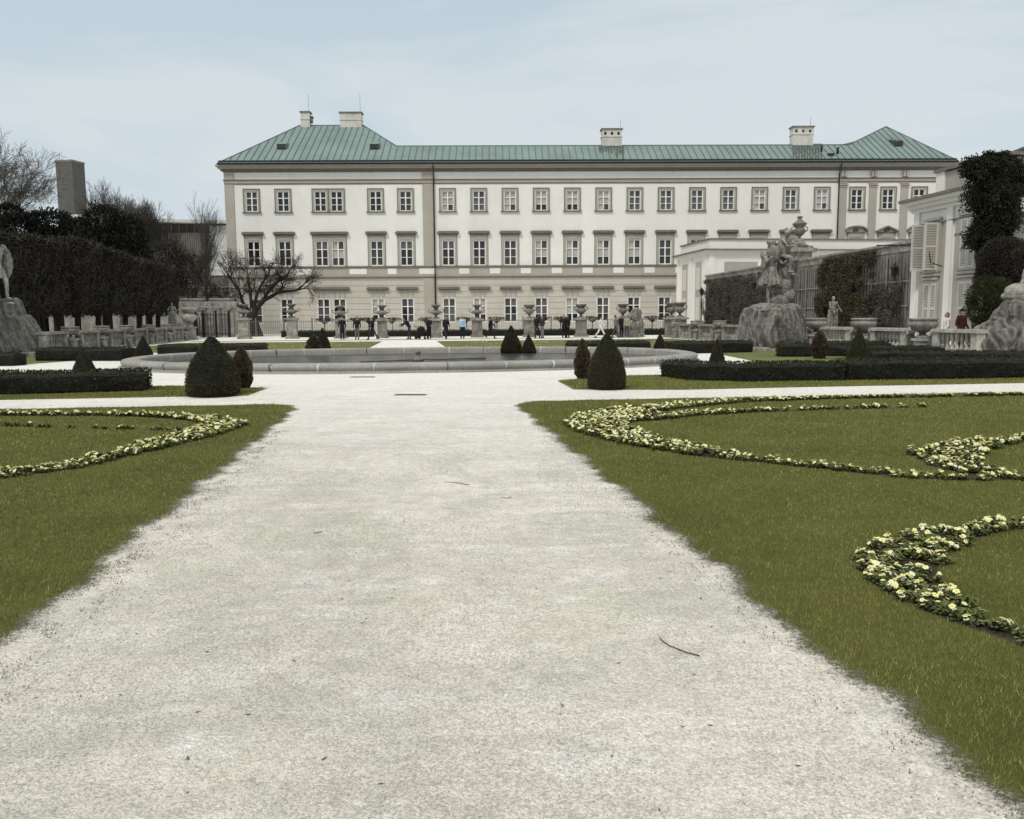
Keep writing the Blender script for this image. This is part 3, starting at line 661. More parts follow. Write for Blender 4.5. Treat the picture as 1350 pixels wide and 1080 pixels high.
# pilasters
for (a, b, capi) in ((297, 308.5, 0), (557, 570.5, 0), (1106, 1116, 1), (1145.5, 1155.5, 1), (1187, 1197, 1)):
    m = MB(); m.box(X(a) - (.05 if a == 297 else 0), X(b), -.10, .003, Z(350.6), Z(242.6))
    if not capi: m.box(X(a), X(b), -.09, .003, 0, Z(366)); m.box(X(a) - .06, X(b) + .04, -.13, .003, Z(237), Z(226.6) + .01)
    if capi:
        m.box(X(a) - .12, X(b) + .12, -.22, -.098, Z(243.8), Z(242.6)); m.box(X(a) - .06, X(b) + .06, -.16, -.098, Z(249), Z(247.8))
        for k in range(4): xx = X(a) + (k + .5) * (X(b) - X(a)) / 4; m.lathe([(.03, 0), (.11, .08), (.12, .2), (.05, .3)], 8, (xx, -.13, Z(247.6)))
        for s in (.3, .7): c_ = MB(); c_.box(X(a) + (X(b) - X(a)) * s - .13, X(a) + (X(b) - X(a)) * s + .13, -.3, .0, Z(235.5), Z(228), 0); c_.build('bracket', MT['taupe'], pal)
    m.build('pilaster', MT['taupe'], pal)
# ---- windows
def win_meshes():
    D = {}
    for k, (z0, z1, hw) in rows.items():
        h = z1 - z0; s = MB()
        for x0, x1 in ((-hw, -hw + .002), (hw - .002, hw)): s.box(x0, x1, 0, .34, 0, h, 1)          # reveals
        s.box(-hw, hw, 0, .34, h - .002, h, 1); s.box(-hw, hw, 0, .34, 0, .002, 1)
        if k == 'top':
            for a, b, c, d in ((-hw - .24, -hw, 0, h + .2), (hw, hw + .24, 0, h + .2), (-hw, hw, h, h + .2)): s.box(a, b, -.06, .004, c, d)
            for a, b, c, d in ((-hw - .25, -hw - .18, 0, h + .2), (hw + .18, hw + .25, 0, h + .2), (-hw - .25, hw + .25, h + .2, h + .27)): s.box(a, b, -.11, .0035, c, d, 2)
        elif k == 'mid':
            for sg in (-1, 1):
                a, b = sorted((sg * hw, sg * (hw + .22))); s.box(a, b, -.06, .004, 0, h + .58)
                a, b = sorted((sg * (hw + .2), sg * (hw + .29))); s.box(a, b, -.04, .0035, 0, h + .66, 2)
            s.box(-hw, hw, -.06, .004, h, h + .58); s.box(-hw + .1, hw - .1, -.085, -.058, h + .12, h + .46, 0)
        else:
            for sg in (-1, 1):
                a, b = sorted((sg * hw, sg * (hw + .075))); s.box(a, b, -.05, .004, -.05, h + .08, 1)
            s.box(-hw, hw, -.05, .004, h, h + .08, 1)
            for x in (-.55, 0, .55): s.box(x - .13, x + .13, -.075, .003, h + .12, h + .86 if x == 0 else h + .74)
        D[k, 'surround'] = s.mesh('surround', [MT['taupe'], MT['reveal'], MT['shade']])
        f = MB(); t = .10
        for a, b, c, d in ((-hw, -hw + t, 0, h), (hw - t, hw, 0, h), (-hw + t, hw - t, 0, t), (-hw + t, hw - t, h - t, h)): f.box(a, b, .02, .2, c, d)
        f.box(-.065, .065, .05, .19, t, h - t); zt_ = h * (.36 if k == 'top' else .345)
        yb = [h * .335, h * .665]
        f.box(-hw + t, -.055, .07, .185, yb[1] - .045, yb[1] + .045); f.box(.055, hw - t, .07, .185, yb[1] - .045, yb[1] + .045)
        f.box(-hw + t, -.055, .08, .18, yb[0] - .028, yb[0] + .028); f.box(.055, hw - t, .08, .18, yb[0] - .028, yb[0] + .028)
        D[k, 'frame'] = f.mesh('frame', MT['frame'])
        for v in range(7):
            g = MB()
            for i in range(2):
                for j in range(3):
                    x0, x1 = ((-hw + .02, 0), (0, hw - .02))[i]; a, b = ((.02, yb[0]), (yb[0], yb[1]), (yb[1], h - .02))[j]
                    mi = {0: 0, 1: 2, 2: 1 if j else 3, 3: 2 if j else 0, 4: (0 if j < 2 else 1), 5: 1, 6: 3}[v]
                    if random.random() < .15: mi = 3
                    g.poly([(x0, .2, a), (x1, .2, a), (x1, .2, b), (x0, .2, b)], mi)
            D[k, v] = g.mesh('pane', PANES)
        hd = MB()
        if k == 'top': hd.box(-hw - .36, hw + .36, -.2, .0, -.12, -.005)
        elif k == 'mid':
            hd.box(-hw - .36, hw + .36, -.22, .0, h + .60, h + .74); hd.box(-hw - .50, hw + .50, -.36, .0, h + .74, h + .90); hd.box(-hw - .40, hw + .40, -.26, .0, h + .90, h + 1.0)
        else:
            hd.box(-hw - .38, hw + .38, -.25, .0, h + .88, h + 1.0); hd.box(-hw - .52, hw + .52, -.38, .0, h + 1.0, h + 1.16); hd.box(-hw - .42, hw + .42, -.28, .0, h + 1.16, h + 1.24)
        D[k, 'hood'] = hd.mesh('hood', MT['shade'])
    return D
WM = win_meshes()
def curved_hood(pointed):
    m = MB(); z0, z1, hw = rows['mid']; h = z1 - z0; n = 15
    for i in range(n):
        def f(t):
            a = abs(t); z = h + .62 + (.55 * (1 - a) if pointed else .55 * math.sqrt(max(0, 1 - a * a * .95))) * (1 if a < .78 else .75)
            return z
        t0, t1 = -1 + 2 * i / n, -1 + 2 * (i + 1) / n; x0, x1 = t0 * 1.25, t1 * 1.25
        za, zb = f(t0), f(t1)
        m.rings([[(x0, -.4, za), (x0, 0, za), (x0, 0, za + .2), (x0, -.4, za + .2)], [(x1, -.4, zb), (x1, 0, zb), (x1, 0, zb + .2), (x1, -.4, zb + .2)]], 0, False)
    m.box(-1.0, 1.0, -.1, .0, h + .55, h + .68); m.ell((0, -.08, h + .88), (.32, .12, .2))
    return m.mesh('hood', MT['shade'])
CH = [curved_hood(False), curved_hood(True)]
top_v = {'l': [6, 0, 0, 0, 0, 6], 'm': [1, 5, 1, 3, 3, 1, 5, 5, 5, 5, 1, 5, 1], 'r': [0, 0, 0]}
for k, (z0, z1, hw) in rows.items():
    cnt = {'l': 0, 'm': 0, 'r': 0}
    for i, (px, sct) in enumerate(cols):
        j = cnt[sct]; cnt[sct] += 1
        v = top_v[sct][j] if k == 'top' else random.choice((0, 0, 0, 4, 4, 6) if k == 'mid' and sct == 'l' else ((4, 2, 6, 0, 4, 3) if k == 'mid' else (4, 5, 3, 4, 2)))
        if k == 'mid' and abs(px - 443.5) < 2: v = 3
        if k == 'mid' and j == 4 and sct == 'm': v = 3
        o = link('window', WM[k, 'surround'], pal, (X(px), 0, z0))
        link('frame', WM[k, 'frame'], o); link('pane', WM[k, v], o)
        if sct == 'r' and k == 'mid': link('hood', CH[j % 2], o)
        elif not (abs(px - 422) < 3 or abs(px - 443.5) < 3) or k == 'top': link('hood' if k != 'top' else 'sill', WM[k, 'hood'], o)
for k in ('mid', 'low'):   # one wide hood over the twin windows
    z0, z1, hw = rows[k]; a, b = X(422) - hw, X(443.5) + hw; z = z1 + (.60 if k == 'mid' else .88); m = MB()
    m.box(a - .36, b + .36, -.23, 0, z, z + .14); m.box(a - .5, b + .5, -.37, 0, z + .14, z + .3); m.box(a - .4, b + .4, -.27, 0, z + .3, z + .39); m.build('hood', MT['shade'], pal)
# ---- roof
k_ = .62; E0 = -.85; zE = Z(216.6)
def hit(py, px=600):      # where the sight line meets the front roof plane
    ox, oy, dx, dy, w = lray(px, py); t = (k_ * (oy - E0) - (EYE - zE)) / (w - k_ * dy)
    return Vector((ox + dx * t, oy + dy * t, EYE + w * t))
rL = hit(165.5, 437); rM = hit(192, 800); rR = hit(167, 1168)
xa, xb = hit(165.5, 395).x, hit(165.5, 479).x; xj = hit(192, 523).x; xk = hit(189, 1117).x; xp = hit(167, 1168).x
eL, eR = X(289.5, 217), X(1258.5, 212); dM = rM.y; m = MB()
DL = rL.y; BK = 2 * DL + 1
sL = [(eL, E0, zE), (xj, dM, rM.z)]
def P3(x, y, z): return (x, y, z)
m.poly([(eL, E0, zE), (eR, E0, zE), (xp, rR.y, rR.z), (xk, dM, rM.z), (xj, dM, rM.z), (xb, DL, rL.z), (xa, DL, rL.z)])
m.poly([(eL, BK, zE), (eL, E0, zE), (xa, DL, rL.z)]); m.poly([(xa, DL, rL.z), (xb, DL, rL.z), (X(575), BK, zE), (eL, BK, zE)])
m.poly([(xb, DL, rL.z), (xj, dM, rM.z), (xj + 1, 2 * dM, zE), (X(575), BK, zE)])
m.poly([(xj, dM, rM.z), (xk, dM, rM.z), (xk, 2 * dM, zE), (xj, 2 * dM, zE)])
m.poly([(xp, rR.y, rR.z), (eR, E0, zE), (eR, BK, zE)])
m.poly([(xk, dM, rM.z), (xp, rR.y, rR.z), (xp, rR.y + 6, rR.z - .2), (xk - 1.2, dM + 3, rM.z + .3)], 2)
# standing seams on the front plane
x = eL + .4
def ridge(xx):
    P = [(eL, E0), (xa, DL), (xb, DL), (xj, dM), (xk, dM), (xp, rR.y), (eR, E0)]
    for (a, ya), (b, yb_) in zip(P, P[1:]):
        if a <= xx <= b: return ya + (yb_ - ya) * (xx - a) / (b - a + 1e-9)
    return E0
sn = Vector((0, -k_, 1)).normalized()
while x < eR - .3:
    y1 = ridge(x)
    if y1 - E0 > .3:
        a = Vector((x, E0 + .05, zE + k_ * .05)); b = Vector((x, y1 - .02, zE + k_ * (y1 - E0 - .02)))
        w = .022
        m.rings([[a + Vector((-w, 0, 0)), a + Vector((w, 0, 0)), a + Vector((w, 0, 0)) + sn * .07, a + Vector((-w, 0, 0)) + sn * .07], [b + Vector((-w, 0, 0)), b + Vector((w, 0, 0)), b + Vector((w, 0, 0)) + sn * .07, b + Vector((-w, 0, 0)) + sn * .07]], 1, False)
    x += .74 + random.uniform(-.03, .03)
for P in (((xa, DL, rL.z), (xb, DL, rL.z)), ((xb, DL, rL.z), (xj, dM, rM.z)), ((xj, dM, rM.z), (xk, dM, rM.z)), ((xk, dM, rM.z), (xp, rR.y, rR.z)), ((xp, rR.y, rR.z), (eR, E0, zE)), ((eL, E0, zE), (xa, DL, rL.z))): m.tube(P, .07, 6, 1)
# soot streaks below the chimneys, laid as thin sheets just above the plane
for c0, c1, y0_, y1_ in ((789, 823, 192.5, 213), (1044, 1084, 190, 214)):
    n = 9 if c0 < 900 else 11
    for i in range(n):
        a = hit(y0_, c0 + (c1 - c0) * i / n); b = hit(y0_, c0 + (c1 - c0) * (i + 1) / n); f = random.uniform(.35, 1) if c0 < 900 else random.uniform(.8, 1.0)
        c = hit(y0_ + (y1_ - y0_) * f, c0 + (c1 - c0) * (i + .8) / n); d = hit(y0_ + (y1_ - y0_) * f, c0 + (c1 - c0) * (i + .4) / n)
        m.poly([q + sn * .04 for q in (a, d, c, b)], 2)
roof = m.build('roof', [MT['roof'], MT['seam'], MT['stain']], pal)
m = MB(); m.tube([(eL, E0 - .02, zE - .03), (eR, E0 - .02, zE - .03)], .10, 8); m.box(eL + .05, eR - .05, E0 + .25, E0 + .35, zE + .17, zE + .36); m.build('gutter', MT['gutter'], pal)
for px, y0 in ((571.5, 0), (1104, 0)): mb_ = MB(); x = X(px) + .05; mb_.tube([(x, -.7, zE - .1), (x, -.7, zE - .35), (x, -.22, zE - 1.2), (x, -.22, Z(404))], .075, 8); mb_.build('downpipe', MT['pipe'], pal)
def chimney(px0, px1, pt, dep, zb, holes, caps=1, w=None):
    a = X(px0, pt, dep); b = X(px1, pt, dep); zt = at(600, pt, PD + dep).z; d = w or 1.1; m = MB()
    if not holes: m.box(a, b, dep - d / 2, dep + d / 2, zb, zt - .12)
    else:
        hz = zt - .55; m.box(a, b, dep - d / 2, dep + d / 2, zb, hz - .17); m.box(a, b, dep - d / 2, dep + d / 2, hz + .17, zt - .12)
        n = 3; ww = (b - a); xx = a
        for i in range(n):
            c = a + ww * (i + .5) / n + 0; m.box(xx, c - .14, dep - d / 2, dep + d / 2, hz - .17, hz + .17); xx = c + .14
        m.box(xx, b, dep - d / 2, dep + d / 2, hz - .17, hz + .17); m.box(a + .05, b - .05, dep - .05, dep + .05, hz - .17, hz + .17, 2)
    m.box(a - .12, b + .12, dep - d / 2 - .12, dep + d / 2 + .12, zt - .12, zt, 1)
    m.box(a - .06, b + .06, dep - d / 2 - .06, dep + d / 2 + .06, zt - .95, zt - .86, 0)
    m.build('chimney', [MT['chim'], MT['shade'], MT['djoint']], roof)
chimney(397.5, 409, 148, DL, rL.z - 1.5, 0, w=1.0); chimney(449, 477, 149, DL, rL.z - 1.5, 0); chimney(793, 819, 171.5, dM + .4, rM.z - 1.4, 1); chimney(1043.5, 1070.5, 169, dM + .4, rM.z - 1.4, 1)
m = MB(); q = hit(150, 408); m.box(X(409, 155, DL), X(412, 155, DL), DL - .3, DL + .3, rL.z + .3, rL.z + .9); m.box(X(408, 155, DL), X(413, 155, DL), DL - .4, DL + .4, rL.z + .9, rL.z + 1.0, 0); m.build('flue', MT['shade'], roof)
for px, py in ((372, 196), (494, 196), (1183, 192)):    # roof hatches
    c = hit(py, px); m = MB(); c = c - Vector((0, 0, 0)); w = .5
    m.poly([c + Vector((-w, -.35, .45)), c + Vector((w, -.35, .45)), c + Vector((w * .9, 1.3, .95)), c + Vector((-w * .9, 1.3, .95))], 0)
    m.poly([c + Vector((-w, -.35, -.05)), c + Vector((w, -.35, -.05)), c + Vector((w, -.35, .42)), c + Vector((-w, -.35, .42))], 1)
    for s in (-1, 1): m.poly([c + Vector((s * w, -.35, -.1)), c + Vector((s * w, -.35, .45)), c + Vector((s * w * .9, 1.3, .95))], 0)
    m.build('roof_hatch', [MT['stain'] if px > 600 else MT['roof'], MT['djoint']], roof)
for px, py, r in ((1083, 200, .1), (1104, 203, .13)): c = hit(py, px); m = MB(); m.tube([c, c + Vector((0, 0, .6)), c + Vector((.15, 0, .65))], r, 8); m.build('vent_pipe', MT['gutter'], roof)
c = hit(205, 1095); m = MB(); m.box(c.x - .3, c.x + .3, c.y - .25, c.y + .25, c.z - .05, c.z + .2); m.build('roof_vent', MT['gutter'], roof)
for px, dz in ((407, 2.4), (475, 2.4), (818, 1.6), (1069, 1.9)):
    yy = DL if px < 600 else dM; m = MB(); x = X(px, 150, yy); zb = rL.z if px < 600 else rM.z; m.tube([(x, yy, zb + .4), (x, yy, zb + dz + 1.2)], .018, 4); m.build('lightning_rod', MT['iron'], roof)

# ------------------------------------------------------------------ garden terrace building behind the wall (white, low, flat topped)
tb = empty('terrace_wing', W(27.3, 73.5, 0), GR, 'low white terrace wing with parapet standing between the palace and the climber wall', 'building')
def tz(py, d=76): return at(932, py, d).z
m = MB(); hC = 7.75; hP = 8.75
m.box(0, 40, 0, 8.5, 0, hC - .5, 0)
m.box(0.25, 40, .25, 8.3, hC, hP - .12, 0)
tbw = m.build('wall', [MT['white'], MT['taupe']], tb)
m = MB(); m.box(-.5, 40, -.5, 9, hC - .12, hC, 1); m.box(-.3, 40, -.3, 8.8, hC - .3, hC - .12, 0); m.box(-.12, 40, -.12, 8.6, hC - .5, hC - .3, 0); m.box(.12, 40, .12, 8.4, hP - .12, hP, 1); m.build('cornice', [MT['white'], MT['shade']], tb)
for y in (.1, 4.1, 8.0): m = MB(); m.box(-.1, .0, y, y + .5, 0, hC - .5); m.build('pilaster', MT['white'], tb)
for x in (.1, 5.5, 11): m = MB(); m.box(x, x + .6, -.1, 0, 0, hC - .5); m.build('pilaster', MT['white'], tb)
for y in (2.3, 6.2):
    m = MB(); m.box(-.06, .002, y - .75, y + .75, 1.0, 6.7); o = m.build('window', MT['taupe'], tb)
    m = MB()
    for z0, z1 in ((1.3, 3.4), (4.1, 6.2)): m.box(-.09, -.058, y - .5, y + .5, z0, z1)
    m.build('shutter', MT['shutter'], o)
m = MB(); m.box(6.6, 10.5, -.04, .002, 4.2, 6.6, 0); m.box(1.6, 4.8, -.04, .002, 4.2, 6.6, 0); m.build('wall_panel', MT['taupe'], tb)
# ------------------------------------------------------------------ climber wall
wv0, wv1 = 39.3, 73.2; wu = lambda v: 25.3 + (v - 39.3) * .052; wh = lambda v: 5.35
wrz = math.atan2((W(wu(wv1), wv1) - W(wu(wv0), wv0)).y, (W(wu(wv1), wv1) - W(wu(wv0), wv0)).x)
cw = empty('climber_wall', W(wu(wv0), wv0, 0), wrz, 'long old wall faced with grey wooden lattice and covered in dry climbers, right of the statue group', 'wall')
Lw = (W(wu(wv1), wv1) - W(wu(wv0), wv0)).length; Hw = 5.35
m = MB(); m.box(0, Lw, -.5, 0, 0, Hw - .5); m.box(0, Lw, -.5, .03, Hw - .5, Hw - .12, 1); m.build('wall', [MT['rock'], MT['stone']], cw)     # local +y faces the garden
m = MB(); m.box(-.1, Lw + .1, -.62, .12, Hw - .12, Hw); m.build('coping', MT['stone'], cw)
m = MB(); x = .15
while x < Lw - .1:
    w = random.uniform(.12, .2); m.box(x, x + w, .05, .075, random.uniform(.0, .15), Hw - random.uniform(.62, .8)); x += random.uniform(.26, .36)
m.build('lattice_slat', MT['lath'], cw)
m = MB()
for z in (.9, 2.05, 3.3): m.box(0, Lw, .076, .13, z, z + .07)
for x in (2, 6.5, 12, 17.5, 23, 28.5): m.box(x, x + .1, .131, .19, 0, Hw - .6)
m.build('lattice_rail', MT['lath2'], cw)
V = []; Nn = []
def patch(x0, x1, z0, z1, n, lst, nn):
    for _ in range(n):
        x = random.uniform(x0, x1); z = random.uniform(z0, z1)
        if noise.noise(Vector((x * .9, z * 1.1, 4))) + .42 < abs((x - (x0 + x1) / 2) / (x1 - x0)) * .9: continue
        lst.append((x, random.uniform(.12, .45) * (1 - abs(z - (z0 + z1) / 2) / (z1 - z0)) + .1, z)); nn.append((0, .8, -.5))
patch(3.0, 10.0, .3, 5.1, 42000, V, Nn)
link('climber', tri_mesh('climber', leaf_arr(V, Nn, .095, 1.1, .8), MT['climber'], 4), cw)
V = []; Nn = []; 
patch(0.2, 5, .1, 3.2, 9000, V, Nn); patch(13.5, 17, 0, 5.0, 9000, V, Nn); patch(17, Lw - .5, .2, 4.9, 30000, V, Nn); patch(24, Lw, .2, 4.9, 14000, V, Nn)
dv = link('dry_climber', tri_mesh('dry_climber', leaf_arr(V, Nn, .13, .6, .9), MT['dryvine'], 4), cw)
m = MB()
for _ in range(260):
    x = random.choice((random.uniform(.3, 10), random.uniform(12, Lw))); z = random.uniform(0, 1.5); P = [Vector((x, .12, z))]
    for k in range(random.randint(6, 13)): P.append(P[-1] + Vector((random.gauss(0, .14), random.uniform(-.02, .03), random.uniform(.15, .42)))); P[-1].z = min(P[-1].z, 4.95); P[-1].y = max(.1, min(.35, P[-1].y))
    m.tube(P, [.02 * (1 - .06 * i) for i in range(len(P))], 3)
m.build('vine_stem', MT['barkG'], cw)
MT['wallg2'] = mat('grey_end_render', (.34, .33, .30), (.24, .23, .21), .8, .95, streak=.5)  # grey stands in for the shade on the pavilion's end wall
# ------------------------------------------------------------------ right pavilion
pv = empty('pavilion', W(25.4, 39.2, 0), GR, 'tall white garden pavilion with louvred shutters at the right of the climber wall', 'pavilion')
# local x = away from the garden axis, local -y = toward the camera; facing side is x = 0, from y=-6.0 to 0
YA, YB = -5.6, 0.0; m = MB(); Hc = 7.35
m.box(0, 7, YA, YB, 0, Hc - .7, 0); m.build('wall', MT['white'], pv); m = MB(); m.box(.45, 7.0, YA - .03, YA, 0, Hc - 1.4); m.build('end_wall', MT['wallg2'], pv)
m = MB(); m.box(-.14, 7.14, YA - .14, YB + .14, Hc - .7, Hc - .5); m.box(-.3, 7.3, YA - .3, YB + .3, Hc - .5, Hc - .3); m.box(-.5, 7.5, YA - .5, YB + .5, Hc - .3, Hc - .14); m.box(-.12, 7.1, YA - .12, YB + .12, Hc - 1.35, Hc - 1.28, 1); m.box(-.62, 7.6, YA - .62, YB + .62, Hc - .14, Hc, 1); m.build('cornice', [MT['white'], MT['shade']], pv)
m = MB(); m.box(1.0, 6.5, YA + .9, YB - .1, Hc, Hc + 1.25, 2); m.box(.94, 6.6, YB - .7, YB - .04, Hc + .01, Hc + 1.3, 0); m.box(.94, 6.6, YA + 2.5, YA + 3.1, Hc + .01, Hc + 1.3, 0); m.box(.85, 6.65, YA + .75, YB + .05, Hc + 1.3, Hc + 1.45, 1); m.build('attic', [MT['white'], MT['shade'], MT['taupe']], pv)
for y in (YA, YA + 2.62, YB - .42): m = MB(); m.box(-.12, 0, y, y + .42, 0, Hc - .7); m.build('pilaster', MT['white'], pv)
for yc in (YA + 1.52, YA + 4.1):
    m = MB(); m.box(-.03, .002, yc - .98, yc + .98, .5, Hc - 1.5); m.build('wall_panel', MT['taupe'], pv)
    for z0, z1 in ((.7, 3.15), (3.75, 6.0)):
        m = MB(); e = .12
        for a, b, c, d in ((yc - .66, yc - .5, z0 - e, z1 + e), (yc + .5, yc + .66, z0 - e, z1 + e), (yc - .5, yc + .5, z1, z1 + e), (yc - .5, yc + .5, z0 - e, z0)): m.box(-.11, -.028, a, b, c, d)
        m.box(-.17, -.028, yc - .72, yc + .72, z0 - .28, z0 - .16); m.box(-.17, -.028, yc - .62, yc + .62, z1 + .14, z1 + .26)
        o = m.build('window', MT['taupe'], pv)
        if yc > YA + 3 and z0 > 3: 
            m = MB(); m.poly([(-.04, yc - .5, z0), (-.04, yc - .5, z1), (-.04, yc + .5, z1), (-.04, yc + .5, z0)]); m.build('pane', PANES[3], o)
        for sg in (-1, 1):
            m = MB(); a, b = sorted((sg * .02, sg * .5)); opened = yc > YA + 3 and z0 > 3
            x0 = -.10; 
            def bb(ya, yb__, za, zb_, xa_, xb_, mi=0):
                if not opened: m.box(xa_, xb_, yc + ya, yc + yb__, za, zb_, mi)
                else:  # swung outward at a right angle to the wall
                    hy = yc + sg * .5; l0, l1 = .5 - max(abs(ya), abs(yb__)), .5 - min(abs(ya), abs(yb__)); dx = (xa_ + .10), (xb_ + .10)
                    m.box(-.1 - l1 * 1.5, -.1 - l0 * 1.5, hy + dx[0], hy + dx[1], za, zb_, mi)
            bb(a, a + .07, z0, z1, x0, x0 + .045); bb(b - .07, b, z0, z1, x0, x0 + .045)
            for zc in (z0, (z0 + z1) / 2 - .05, z1 - .1): bb(a + .07, b - .07, zc, zc + .1, x0 + .002, x0 + .043)
            zz = z0 + .13
            while zz < z1 - .12:
                bb(a + .07, b - .07, zz, zz + .035, x0 + .008, x0 + .035, 0); bb(a + .07, b - .07, zz + .035, zz + .075, x0 + .024, x0 + .03, 1); zz += .078  # darker recessed strips paint the shade between the louvres
            m.build('shutter', [MT['shutter'], MT['slat']], o)
m = MB(); m.tube([(-.1, YB - .6, 5.05), (-2.3, YB - .4, 5.05)], .03, 6); m.build('awning_bar', MT['iron'], pv); m = MB(); m.tube([(-.1, YB - 2.4, 3.9), (-.5, YB - 2.1, 4.1), (-.55, YB - 1.9, 4.9)], .025, 6); m.build('awning_arm', MT['iron'], pv)
# grey gable building at the far right
q = at(1323, 209, 50); gb = empty('grey_house', (q.x, 50, 0), 0, 'plain grey house with dark sloping roof behind the ivy at the right edge', 'house'); hz = q.z
m = MB(); m.rings([[(0, 0, 0), (16, 0, 0), (16, 0, hz + 6), (0, 0, hz - .3)], [(0, 3, 0), (16, 3, 0), (16, 3, hz + 6), (0, 3, hz - .3)]], 0, False); m.build('wall', MT['greyw'], gb)
m = MB(); m.rings([[(-.6, -.6, hz - .5), (17, -.6, hz + 6.2), (17, -.6, hz + 6.6), (-.6, -.6, hz - .1)], [(-.6, 3.3, hz - .5), (17, 3.3, hz + 6.2), (17, 3.3, hz + 6.6), (-.6, 3.3, hz - .1)]], 0, False); m.build('roof', MT['dslate'], gb)
# ------------------------------------------------------------------ far left: tower, modern hall, terrace walls
q = at(97, 290, 170); tw = empty('office_tower', (q.x, 170, 0), R(-14), 'dark slab-like concrete tower standing alone above the trees at left', 'tower')
zt = at(97, 213, 170).z; m = MB(); w = 1.95
m.box(-w, w, -1.7, 1.7, 0, zt - .4); 
for k in range(1, 14): m.box(-w - .015, w + .015, -1.715, 1.715, zt * k / 14 - .03, zt * k / 14 + .03, 0)
m.build('shaft', [MT['concrete'], MT['shade']], tw)
m = MB(); m.box(-w - .08, w + .08, -1.78, 1.78, zt - .4, zt); m.build('parapet', MT['shade'], tw)
q = at(103, 292, 150); m = MB(); zt = at(103, 285, 150).z; m.box(-1.5, 4.2, -2, 2, 0, zt - .5); m.box(-1.8, 4.5, -2.3, 2.3, zt - .5, zt, 1); tag(m.build('roof_house', [MT['concL'], MT['white']], None, (q.x, 150, 0)), 'small pale flat-roofed block at the foot of the dark tower', 'building')
hl = empty('modern_hall', (at(298, 300, 118).x, 118, 0), 0, 'modern flat-roofed hall with ribbed cladding and dark window strip left of the palace', 'building')
zt = at(240, 291, 118).z; zs0 = at(240, 307, 118).z; m = MB(); m.box(-14, 6, 0, 12, 0, zs0); m.box(-14, 6, .5, 12, zs0, zt - .4, 1)
for k in range(64): m.box(-14 + k * .31, -14 + k * .31 + .11, -.12, 0, 2, zs0 - .1)
m.build('wall', [MT['clad'], MT['djoint']], hl)
m = MB(); m.rings([[(-16, -1.2, zt - .1), (-16, 13, zt - .1), (-16, 13, zt + .35), (-16, -1.2, zt + .35)], [(7, -1.2, zt - .7), (7, 13, zt - .7), (7, 13, zt - .35), (7, -1.2, zt - .35)]], 0, False); m.build('roof', MT['concL'], hl)
m = MB(); m.box(-2.4, 6, -.25, .4, zs0 - 6, zt - .75); m.build('light_wall', MT['concL'], hl)
m = MB()
for k in range(8): m.box(-9 + k * 1.1, -9 + k * 1.1 + .08, .3, .5, zs0, zt - .45)
m.build('mullion', MT['shade'], hl)
def rbox(name, x0, x1, y0, y1, d, th, mt, lab, cat, capm=None, split=0, z0=0):
    """wall slab seen between two photo columns at distance d"""
    a, b = at(x0, 400, d).x, at(x1, 400, d).x; zt = at((x0 + x1) / 2, y0, d).z; m = MB(); m.box(a, b, 0, th, z0, zt - .15)
    m.box(a - .08, b + .08, -.1, th + .1, zt - .15, zt, 1); n = max(2, int((b - a) / 2.6))
    for k in range(n + 1): xx = a + (b - a - .35) * k / n; m.box(xx, xx + .35, -.05, .0, z0, zt - .15, 0)
    o = m.build(name, [MT[mt], MT[capm or 'stone']], None, (0, d, 0)); return tag(o, lab, cat)
rbox('garden_wall', 10, 232, 412, 440, 90, .5, 'rock', 'long grey garden wall seen between the trunks of the clipped trees', 'wall', 'stone')
rbox('terrace_wall', 182, 300, 402, 440, 82, .6, 'stone', 'grey terrace wall with stone bays left of the palace corner', 'wall')
rbox('terrace_wall', 196, 300, 387, 402, 86, .6, 'stone', 'upper weathered terrace wall behind the lower one', 'wall')
rbox('terrace_wall', 160, 300, 378, 387, 97, .6, 'rock', 'darkest rearmost retaining wall below the modern hall', 'wall')
m = MB(); a = at(238, 386, 85.6); V = [];
for _ in range(500): V.append((a.x + random.gauss(0, .9), 85.4 + random.uniform(-.3, .1), a.z - .3 + abs(random.gauss(0, .45))))
tag(link('moss_cushion', tri_mesh('moss_cushion', leaf_arr(V, [(0, -.5, .7)] * len(V), .3), leafmat('moss', (.14, .16, .03), (.08, .10, .02)), 4)), 'bright green moss cushion on the terrace wall', 'plant')
# ------------------------------------------------------------------ bare trees
def limb(m, p, d, L, r, lvl, maxl, spread, up, seg=4, wig=.16, kid=3, ratio=.72, minr=.006):
    pts = [p.copy()]; dd = d.normalized(); 
    for i in range(seg):
        dd = (dd + Vector((random.gauss(0, wig), random.gauss(0, wig), random.gauss(0, wig) + up * .12))).normalized(); pts.append(pts[-1] + dd * L / seg)
    r1 = max(minr, r * .62); m.tube(pts, [r + (r1 - r) * i / seg for i in range(seg + 1)], 7 if r > .08 else (4 if r > .02 else 3), cap=False)
    if lvl >= maxl: return
    for k in range(kid + (1 if random.random() < .4 else 0)):
        t = 1.0 if k < 2 else random.uniform(.35, .9); i = min(seg, int(t * seg)); q = pts[i]
        o = dd.orthogonal().normalized(); o = Matrix.Rotation(random.uniform(0, 6.28), 3, dd) @ o
        nd = (dd + o * random.uniform(.5, 1.0) * spread).normalized()
        limb(m, q, nd, L * ratio * random.uniform(.8, 1.15), max(minr, (r + (r1 - r) * t) * random.uniform(.6, .78)), lvl + 1, maxl, spread, up, seg if lvl < 2 else 3, wig, kid, ratio, minr)
